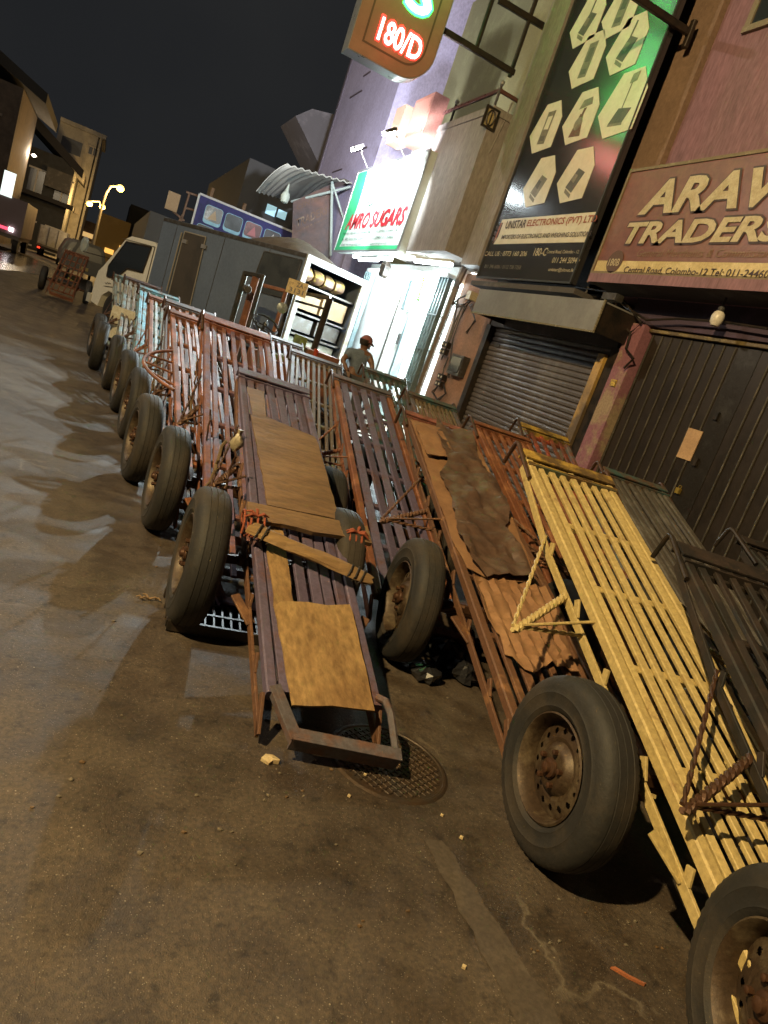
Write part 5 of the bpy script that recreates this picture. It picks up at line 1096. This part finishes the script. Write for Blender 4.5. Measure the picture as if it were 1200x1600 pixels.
q = ats(446, 307, 16.6); g = MB(); g.lathe([(-.16, .02), (-.13, .09), (.0, .11), (.08, .08), (.12, .04), (.30, .01)], c=q, axis='z', n=14); o = g.build('hanging_lamp', worn('lamp_pale', (.36, .42, .36), None), smooth=True); tag(o, 'pale unlit lamp hanging under the corrugated canopy', 'lamp'); recentre(o)
rb = thing('signboard', 'faded rusty brown signboard with worn lettering under the corrugated canopy', 'signboard')
cq = [ats(*p, 17.4) for p in ((458, 315), (519, 287), (515, 412), (455, 400))]
bx = ((cq[1]-cq[0])).normalized(); by = ((cq[0]-cq[3])).normalized(); bn = bx.cross(by).normalized()
g = MB(); g.prism(cq, -bn*.05); g.build('panel', worn('rust_sign', (.17, .07, .035), (.05, .045, .05), .48, .9, .6, 0, .2, 8, .4, sharp=.2), rb)
fdl = worn('faded_letter', (.26, .20, .13), (.10, .06, .04), .45, 2.5, .7)
bw = (cq[1]-cq[0]).length; bh = (cq[0]-cq[3]).length
bup = by
for s_, v, h_ in (('WORLD CENTRE', .80, .10), ('TRADERS', .48, .16), ('Imports & Exports', .38, .05)):
    text('lettering', s_, cq[3]+bx*bw*.10+by*bh*v, bx, bup, bw*.8, bh*h_, fdl, rb, ext=.01, bold=.02) if s_ != 'WORLD CENTRE' else text('lettering', 'CENTRUD', cq[3]+bx*bw*.10+by*bh*v, bx, bup, bw*.8, bh*h_, fdl, rb, ext=.01, bold=.02)
settle(rb)
YB = 20.0
bb_ = thing('billboard', 'dark blue billboard with rows of rounded picture tiles above the truck roof', 'billboard')
p0, p1, p2 = aty(315, 304, YB), aty(458, 362, YB), aty(297, 360, YB); zt2 = p0.z; x0_, x1_ = p2.x, p1.x; zb2 = zt2-1.55
g = MB(); g.bb((x0_, YB, zb2), (x1_, YB+.12, zt2)); g.build('panel', worn('billboard_blue', (.018, .022, .085), (.03, .03, .13), .4, 9, .85), bb_)
g = MB(); g.bb((x0_-.03, YB-.02, zb2), (x0_+.02, YB, zt2)); g.bb((x0_, YB-.021, zt2-.02), (x1_, YB, zt2+.03)); g.build('frame', worn('frame_pale2', (.4, .42, .42), None), bb_)
tiles = [(.36, .40, .40), (.03, .05, .05), (.22, .07, .06), (.06, .06, .06), (.09, .08, .06), (.33, .25, .15), (.30, .30, .28), (.35, .12, .13), (.45, .45, .42), (.5, .5, .5), (.2, .16, .1), (.3, .2, .1)]
tw = .46; k = 0
for row in range(3):
    for col in range(6):
        xa = x0_+.12+col*(tw+.07)+(0 if row else .10); za_ = zt2-.16-(row+1)*tw-(row)*.05
        if xa+tw > x1_: continue
        def rr(i, yy, z0o=0, z1o=tw):
            pts = []
            for (cx_, cz_, a0) in ((xa+tw-.08, za_+z1o-.08, 0), (xa+.08, za_+z1o-.08, 90), (xa+.08, za_+z0o+.08, 180), (xa+tw-.08, za_+z0o+.08, 270)):
                for j in range(4): a = R(a0+j*30); pts.append((cx_+(.08-i)*math.cos(a), yy, cz_+(.08-i)*math.sin(a)))
            return pts
        g = MB(); g.prism(rr(0, YB-.01), (0, .01, 0)); tl = g.build('tile', worn('tile_edge', (.20, .42, .55), None), bb_)
        g = MB(); g.prism(rr(.012, YB-.014, .07), (0, .004, 0)); g.build('tile_picture', worn('tile_%d' % (k % 12), tiles[k % 12], tuple(c*.4 for c in tiles[k % 12]), .45, 5, .5), tl)
        if k % 3 != 1:
            g = MB(); g.prism([(xa+.1, YB-.018, za_+.12), (xa+tw-.12, YB-.018, za_+.14), (xa+tw*.55, YB-.018, za_+tw-.08)], (0, .003, 0)); g.build('tile_figure', worn('tile_%d' % ((k+5) % 12), tiles[(k+5) % 12], None), tl)
        k += 1
settle(bb_)
q = [aty(*p, YB+.1) for p in ((262, 289), (291, 300), (280, 341), (249, 330))]; g = MB(); g.bb((min(v.x for v in q)+.1, YB+.1, min(v.z for v in q)+.12), (max(v.x for v in q)-.1, YB+.16, max(v.z for v in q)-.12)); o = g.build('back_panel', worn('panel_beige', (.34, .24, .14), (.3, .21, .12), .4, 2, .7)); o.name = 'blank_signboard'; tag(o, 'plain beige rectangular signboard left of the blue billboard', 'signboard'); recentre(o)
g = MB()
for a, b_ in (((296, 302), (282, 350)), ((313, 308), (299, 352)), ((291, 300), (315, 308)), ((290, 325), (308, 330)), ((286, 335), (280, 346)), ((270, 330), (288, 345))):
    g.bar(aty(*a, YB+.2), aty(*b_, YB+.2), .05, .05)
o = g.build('steel_frame', worn('frame_rust', (.26, .18, .08), (.12, .06, .03))); tag(o, 'bare rusty frame between the beige board and the blue billboard', 'frame'); recentre(o)
for k, p_ in enumerate(((333, 294), (383, 318))):
    a = aty(*p_, YB+.3); g = MB(); g.bar(a, (a.x, a.y, a.z-1.4), .09, .09, (0, 1, 0)); o = g.build('post', wood); tag(o, ('short wooden post poking up behind the left of the billboard', 'short wooden post poking up behind the middle of the billboard')[k], 'post', 'posts behind the billboard'); recentre(o)
# low house beneath the billboard so that it stands on something
g = MB(); g.bb((.9, 20.3, 0), (8.9, 30, zb2+.75)); g.bb((3.1, 21.7, 0), (8.9, 30, 5.2)); o = g.build('low_house', worn('house_dark', (.035, .035, .036), (.05, .05, .05), .4, 1, .8)); tag(o, 'dark low house block behind the truck carrying the blue billboard', 'house'); recentre(o)
g = MB(); q = [aty(*p, 21.6) for p in ((418, 318), (450, 326), (448, 340), (420, 334))]; x0_, x1_ = q[0].x, q[1].x; z0_ = (q[0].z+q[3].z)/2-.1
g.bb((x0_, 21.55, z0_-.05), (x0_+.28, 21.6, z0_+.22)); g.bb((x0_+.34, 21.55, z0_-.02), (x1_, 21.6, z0_+.20)); o = g.build('lit_window', glow('window_blue', (.35, .62, .75), .55)); tag(o, 'dim bluish lit window under the corrugated canopy', 'window'); recentre(o)
tarp = worn('tarp_khaki', (.12, .095, .06), (.08, .06, .04), .45, 2, .8, 0, .6)
c_ = tp(1.25, .75, 2.49); g = MB(); g.grid(lambda u, v: c_+TF*(u-.5)*1.6+TR_*(v-.5)*1.1+Vector((0, 0, .24*math.sin(math.pi*u)**.6*math.sin(math.pi*v)**.6+.05*math.sin(u*25+v*7)*math.sin(math.pi*u)*math.sin(math.pi*v))), 26, 14); o = g.build('tarpaulin_bundle', tarp, smooth=True); tag(o, 'khaki tarpaulin bundle lying on the rear of the truck roof', 'tarpaulin'); recentre(o)
# wedge shaped concrete canopy
g = MB(); g.prism([aty(462, 181, 23), aty(488, 170, 23), aty(535, 182, 23), aty(528, 230, 23), aty(512, 285, 23)], (0, 2, 0)); o = g.build('concrete_fin', worn('fin_grey', (.24, .22, .24), (.13, .12, .13), .45, 1.5, .85)); tag(o, 'pointed grey plaster gable jutting left of the tall purple wall', 'gable'); recentre(o)

# ================================================================== far end of the street
def bld(name, label, Y, tl, tr, depth, mat, cat='building', zb=0, drop=0):
    a, b_ = aty(*tl, Y), aty(*tr, Y); r_ = thing(name, label, cat); zt_ = (a.z+b_.z)/2
    g = MB(); g.bb((a.x, Y, zb), (b_.x, Y+depth, zt_)); g.build('wall', mat, r_); return r_, a.x, b_.x, zt_
def wins(root, Y, xs, zs, w_, h_, frm, gl, sill=True):
    for x_ in xs:
        for z_ in zs:
            g = MB(); g.bb((x_-w_/2-.12, Y-.10, z_-.12), (x_+w_/2+.12, Y-.003, z_)); g.bb((x_-w_/2-.12, Y-.10, z_+h_), (x_+w_/2+.12, Y-.003, z_+h_+.12)); g.bb((x_-.05, Y-.07, z_), (x_+.05, Y-.003, z_+h_)); wf = g.build('window', frm, root)
            g = MB(); g.bb((x_-w_/2, Y-.05, z_), (x_+w_/2, Y-.004, z_+h_)); g.build('pane', gl, wf)
farw = worn('far_cream', (.72, .70, .62), (.5, .48, .42), .48, .25, .85, 0, 0, 3, .3, sharp=.2); fard = worn('far_brown', (.06, .042, .032), (.11, .08, .06), .42, .5, .85, 0, 0, 3, .5, sharp=.1); farg = worn('far_grey', (.10, .095, .08), (.05, .05, .045), .45, .3, .85, 0, 0, 3, .4)
roofd = worn('far_roof', (.03, .026, .022), None, .4, .5, .9); fp = glass('far_pane', (.012, .012, .012), .3); ff = worn('far_frame', (.60, .56, .48), None, .4, 1, .8)
r_, xa, xb, zt_ = bld('apartment_block', 'tall cream apartment block with stacked balconies at the far end of the street', 75, (94, 191), (160, 216), 9, farw)
g = MB(); g.bb((xa+.0, 74.6, zt_), (xb+.3, 84, zt_+.35)); g.build('parapet', farw, r_)
wd = xb-xa
for i in range(4):
    z_ = zt_-3.1-i*2.75; g = MB(); g.bb((xa+.1, 73.6, z_-.15), (xa+wd*.68, 75, z_)); g.bb((xa+.1, 73.6, z_), (xa+wd*.68, 73.7, z_+.8)); bal = g.build('balcony', ff, r_)
    g = MB(); g.bb((xa+.4, 74.95, z_+.1), (xa+wd*.60, 74.99, z_+2.1)); g.build('balcony_door', fp, bal)
wins(r_, 75, [xa+wd*.86], [zt_-1.6], .7, .6, ff, fp); 
for i in range(3):
    g = MB(); g.bb((xa+wd*.76, 74.5, zt_-4.2-i*2.7), (xa+wd*.86, 74.98, zt_-3.7-i*2.7)); g.build('air_conditioner', ff, r_)
g = MB(); g.tube([(xa+wd*.93, 74.9, 0), (xa+wd*.93, 74.9, zt_)], .07, 6); g.build('drain_pipe', greym, r_)
settle(r_)
r_, xa, xb, zt_ = bld('old_house', 'dark old house with a sloping roof beside the cream apartment block', 62, (35, 215), (118, 262), 9, farg)
g = MB(); g.prism([(xa-3, 61.4, zt_+4.2), (xb+.6, 61.4, zt_-.3), (xb+.6, 61.4, zt_-.9), (xa-3, 61.4, zt_+3.4)], (0, 9, 0)); g.build('roof', roofd, r_)
wins(r_, 62, [xa+1.4, xa+3.2], [zt_-3.0, zt_-6.6], 1.0, 1.6, ff, fp); g = MB(); g.bb((xa, 60.8, 3.6), (xb+.5, 62, 3.9)); g.build('shop_canopy', roofd, r_); g = MB(); g.bb((xa+2.0, 61.0, 4.6), (xb, 61.1, 5.9)); g.build('fascia_board', worn('fascia_grey', (.17, .15, .12), (.1, .09, .07), .45, 3, .8), r_); settle(r_)
r_, xa, xb, zt_ = bld('tenement', 'brick brown tenement with a dark overhanging roof at the left edge', 46, (-60, 95), (37, 140), 9, fard)
g = MB(); g.prism([(xa-1, 45.0, zt_+2.2), (xb+1.2, 45.0, zt_+.1), (xb+1.2, 45.0, zt_-.4), (xa-1, 45.0, zt_+1.6)], (0, 10, 0)); g.build('roof', roofd, r_)
wins(r_, 46, [xa+1.6, xb-1.6], [zt_-3, zt_-6], .9, 1.3, worn('far_frame2', (.16, .12, .09), None), fp); settle(r_)
r_, xa, xb, zt_ = bld('low_shop', 'far yellowish lit shop front behind the street lamps', 84, (160, 332), (205, 350), 8, worn('far_yellow', (.28, .21, .10), (.2, .15, .07), .45, .4, .85))
g = MB(); 
for k in range(4): g = MB(); g.bb((xa+1+k*1.3, 83.9, 1.6+(k % 2)*.7), (xa+1.9+k*1.3, 83.98, 2.1+(k % 2)*.7)); g.build('lit_sign', glow('lit_amber', (1, .55, .12), .9), r_)
settle(r_)
r_, xa, xb, zt_ = bld('far_block', 'dim block with two tiny lights right of the street lamps', 110, (205, 320), (233, 328), 8, farg); settle(r_)
r_, xa, xb, zt_ = bld('far_row', 'row of dim shutters at the very end of the street between lamps and apartments', 90, (128, 345), (165, 352), 8, fard)
for k in range(3): g = MB(); g.bb((xa+.6+k*1.1, 89.9, .3), (xa+1.4+k*1.1, 89.98, 2.2)); g.build('shutter', farw, r_)
g = MB(); g.bb((xa+.2, 89.85, 2.5), (xb-.2, 89.98, 3.0)); g.build('lit_fascia', glow('lit_amber2', (1, .65, .25), .5), r_)
settle(r_)
# street lamps
pole = worn('pole_grey', (.22, .20, .15), None)
def lampfix(name, label, base, pts, heads, Y, pw):
    pw *= 1.8
    r_ = thing(name, label, 'street lamp', group='lit street lamps down the road'); P_ = [aty(*p, Y) for p in pts]; b0 = Vector((P_[0].x, Y, 0))
    g = MB(); g.tube([b0]+P_, [.14]+[.07]*len(P_), 8); g.build('pole', pole, r_, smooth=True)
    for h_ in heads:
        c_ = aty(*h_, Y); g = MB(); g.lathe([(-.22, .05), (-.17, .16), (-.07, .23), (.04, .23), (.14, .16), (.19, .05)], c=c_, axis='z', n=14); g.build('lamp_head', glow('sodium', (1, .60, .13), 4.5), r_, smooth=True)
        light('sodium_glow', (c_.x, c_.y-.5, c_.z-.4), pw, (1, .6, .2), .2)
    settle(r_)
lampfix('street_lamp', 'street lamp with a curved arm and one amber head over the road', None, [(160, 320), (166, 302), (173, 291), (184, 291)], [(188, 294)], 50, 500)
lampfix('street_lamp', 'farther street lamp carrying two amber heads, left of the curved one', None, [(158, 330), (156, 315), (140, 314)], [(140, 318), (160, 323)], 66, 700)
r_ = thing('street_lamp', 'pole with one pinkish white lamp in front of the dark old house', 'street lamp', group='lit street lamps down the road')
c_ = aty(53, 243, 55); pt_ = aty(57, 214, 55); g = MB(); g.tube([(pt_.x-.4, 55, 0), (pt_.x-.4, 55, pt_.z)], [.16, .10], 8); g.build('pole', pole, r_)
g = MB(); g.lathe([(-.1, .05), (0, .18), (.1, .05)], c=c_, axis='z', n=12); g.build('lamp_head', glow('lamp_pink', (1, .80, .62), 4), r_); settle(r_); light('sodium_glow', (c_.x, c_.y-.6, c_.z), 250, (1, .8, .55), .2)
# distant vehicles
for k, (x_, y_, z_) in enumerate(((-3.9, .2, 6.0), (-6.5, 13.0, 7.5))):
    r_ = thing('street_lamp', ('near street lamp over the left side of the road, outside the picture', 'next street lamp on the left side of the road, outside the picture')[k], 'street lamp'); xb_ = x_-2.0
    g = MB(); g.tube([(xb_, y_, 0), (xb_, y_, z_-.6), (xb_+.3, y_, z_+.1), (xb_+1.0, y_, z_+.3), (x_, y_, z_+.25)], [.09, .06, .05, .04, .035], 10); g.build('pole', pole, r_, smooth=True)
    g = MB(); g.lathe([(.10, .24), (.16, .22), (.26, .12), (.30, .02)], c=(x_, y_, z_), axis='z', n=16); hd_ = g.build('lamp_head', greym, r_, smooth=True); g = MB(); g.lathe([(.08, .01), (.085, .16), (.098, .20)], c=(x_, y_, z_), axis='z', n=16); g.build('lamp_lens', glow('sodium_near', (1, .7, .3), 20), hd_); settle(r_)
def vehicle(name, label, Y, tl, br, depth, mat, cat, wheel_r=.35, extra=None):
    a, b_ = aty(*tl, Y), aty(*br, Y); r_ = thing(name, label, cat); z0_ = max(.55, b_.z)
    g = MB(); g.bb((a.x, Y, z0_), (b_.x, Y+depth, a.z)); g.build('box_body', mat, r_)
    w_ = b_.x-a.x
    g = MB(); g.bb((a.x+.05, Y+.02, z0_-.18), (b_.x-.05, Y+depth, z0_-.003)); g.build('chassis', blackm, r_)
    for x_ in (a.x+.2, b_.x-.2):
        for y_ in (Y+.7, Y+depth-.8): g = MB(); g.lathe([(-.12, wheel_r*.6), (-.12, wheel_r), (.12, wheel_r), (.12, wheel_r*.6)], c=(x_, y_, wheel_r), axis='x', n=18); g.build('road_wheel', rubber, r_, smooth=True)
    return r_, a, b_, z0_
whit = worn('van_white', (.70, .72, .72), (.5, .5, .5), .45, 1.4, .5, 0, 0, 5, .4)
r_, a, b_, z0_ = vehicle('delivery_truck', 'small white box truck far off with dirty panelled rear doors', 52, (64, 350), (100, 396), 3.6, whit, 'truck')
w_ = b_.x-a.x; g = MB()
for f in (0, .33, .66, 1): g.bar((a.x+w_*f, 51.98, z0_), (a.x+w_*f, 51.98, a.z), .06, .03, (0, 1, 0))
g.bar((a.x, 51.975, z0_+.05), (b_.x, 51.975, z0_+.05), .06, .12); g.build('door_bars', worn('bar_grey', (.2, .2, .2), None), r_)
g = MB(); g.bb((a.x+.1, 55.7, .5), (b_.x-.1, 57.3, 1.9)); g.build('cab', whit, r_)
for x_ in (a.x+.15, b_.x-.15): g = MB(); g.bb((x_-.08, 51.9, z0_-.2), (x_+.08, 51.97, z0_-.1)); g.build('tail_light', glow('tail_red', (1, .05, .02), 2), r_)
settle(r_)
r_, a, b_, z0_ = vehicle('lorry', 'large pinkish lorry at the left edge with its white lamp lit', 40, (-30, 290), (32, 372), 6, worn('lorry_pink', (.23, .16, .17), (.16, .11, .12), .45, .8, .6), 'lorry', .48)
g = MB(); g.bb((b_.x-.55, 39.93, z0_+.15), (b_.x-.35, 39.99, z0_+.32)); g.build('lamp', glow('lamp_white', (1, .9, .9), 9), r_)
g = MB(); g.bb((b_.x-.95, 39.94, z0_+.15), (b_.x-.6, 39.99, z0_+.28)); g.build('tail_light', glow('tail_pink', (1, .08, .15), 1.5), r_)
g = MB(); g.bb((a.x+.8, 39.95, z0_+1.6), (a.x+1.3, 39.99, z0_+2.7)); g.build('lit_window', glow('win_white', (.8, .95, .9), 1.2), r_)
settle(r_)
def tuk(label, Y, px, w_=1.2, h_=1.6, col=(.05, .03, .03), lamp=None):
    b0 = aty(*px, Y); r_ = thing('three_wheeler', label, 'three wheeler', group='three wheelers far down the road'); x0_ = b0.x; m_ = worn('tuk_%s' % col[0], col, None, .4, 3, .4)
    pr_ = [(-.6, .35), (.6, .35), (.62, .9), (.45, 1.5), (.3, 1.62), (-.3, 1.62), (-.45, 1.5), (-.62, .9)]
    g = MB(); g.prism([(x0_+u*w_, Y, z_*h_/1.6) for u, z_ in pr_], (0, 2.0, 0)); g.build('body', m_, r_)
    g = MB(); g.prism([(x0_+u*w_*.78, Y-.02, .95+(z_-.9)*.75) for u, z_ in pr_ if z_ > .8], (0, .015, 0)); g.build('rear_window', fp, r_)
    for x_ in (-.55, .55): g = MB(); g.lathe([(-.06, .12), (-.06, .22), (.06, .22), (.06, .12)], c=(x0_+x_*w_, Y+.35, .22), axis='x', n=14); g.build('road_wheel', rubber, r_)
    g = MB(); g.bb((x0_-.25, Y-.04, .48), (x0_+.1, Y-.021, .62)); g.build('number_plate', glow('plate_lit', (1, .75, .08), 1.6) if lamp else worn('plate_dull', (.4, .3, .1), None), r_)
    settle(r_)
tuk('dark three wheeler with a glowing yellow plate behind the lone orange cart', 38, (118, 418), lamp=True)
tuk('dark red three wheeler farther off between the white truck and the orange cart', 46, (112, 400), col=(.10, .02, .02))
tuk('black three wheeler close to the front of the cream truck cab', 34, (133, 425), col=(.02, .02, .022))
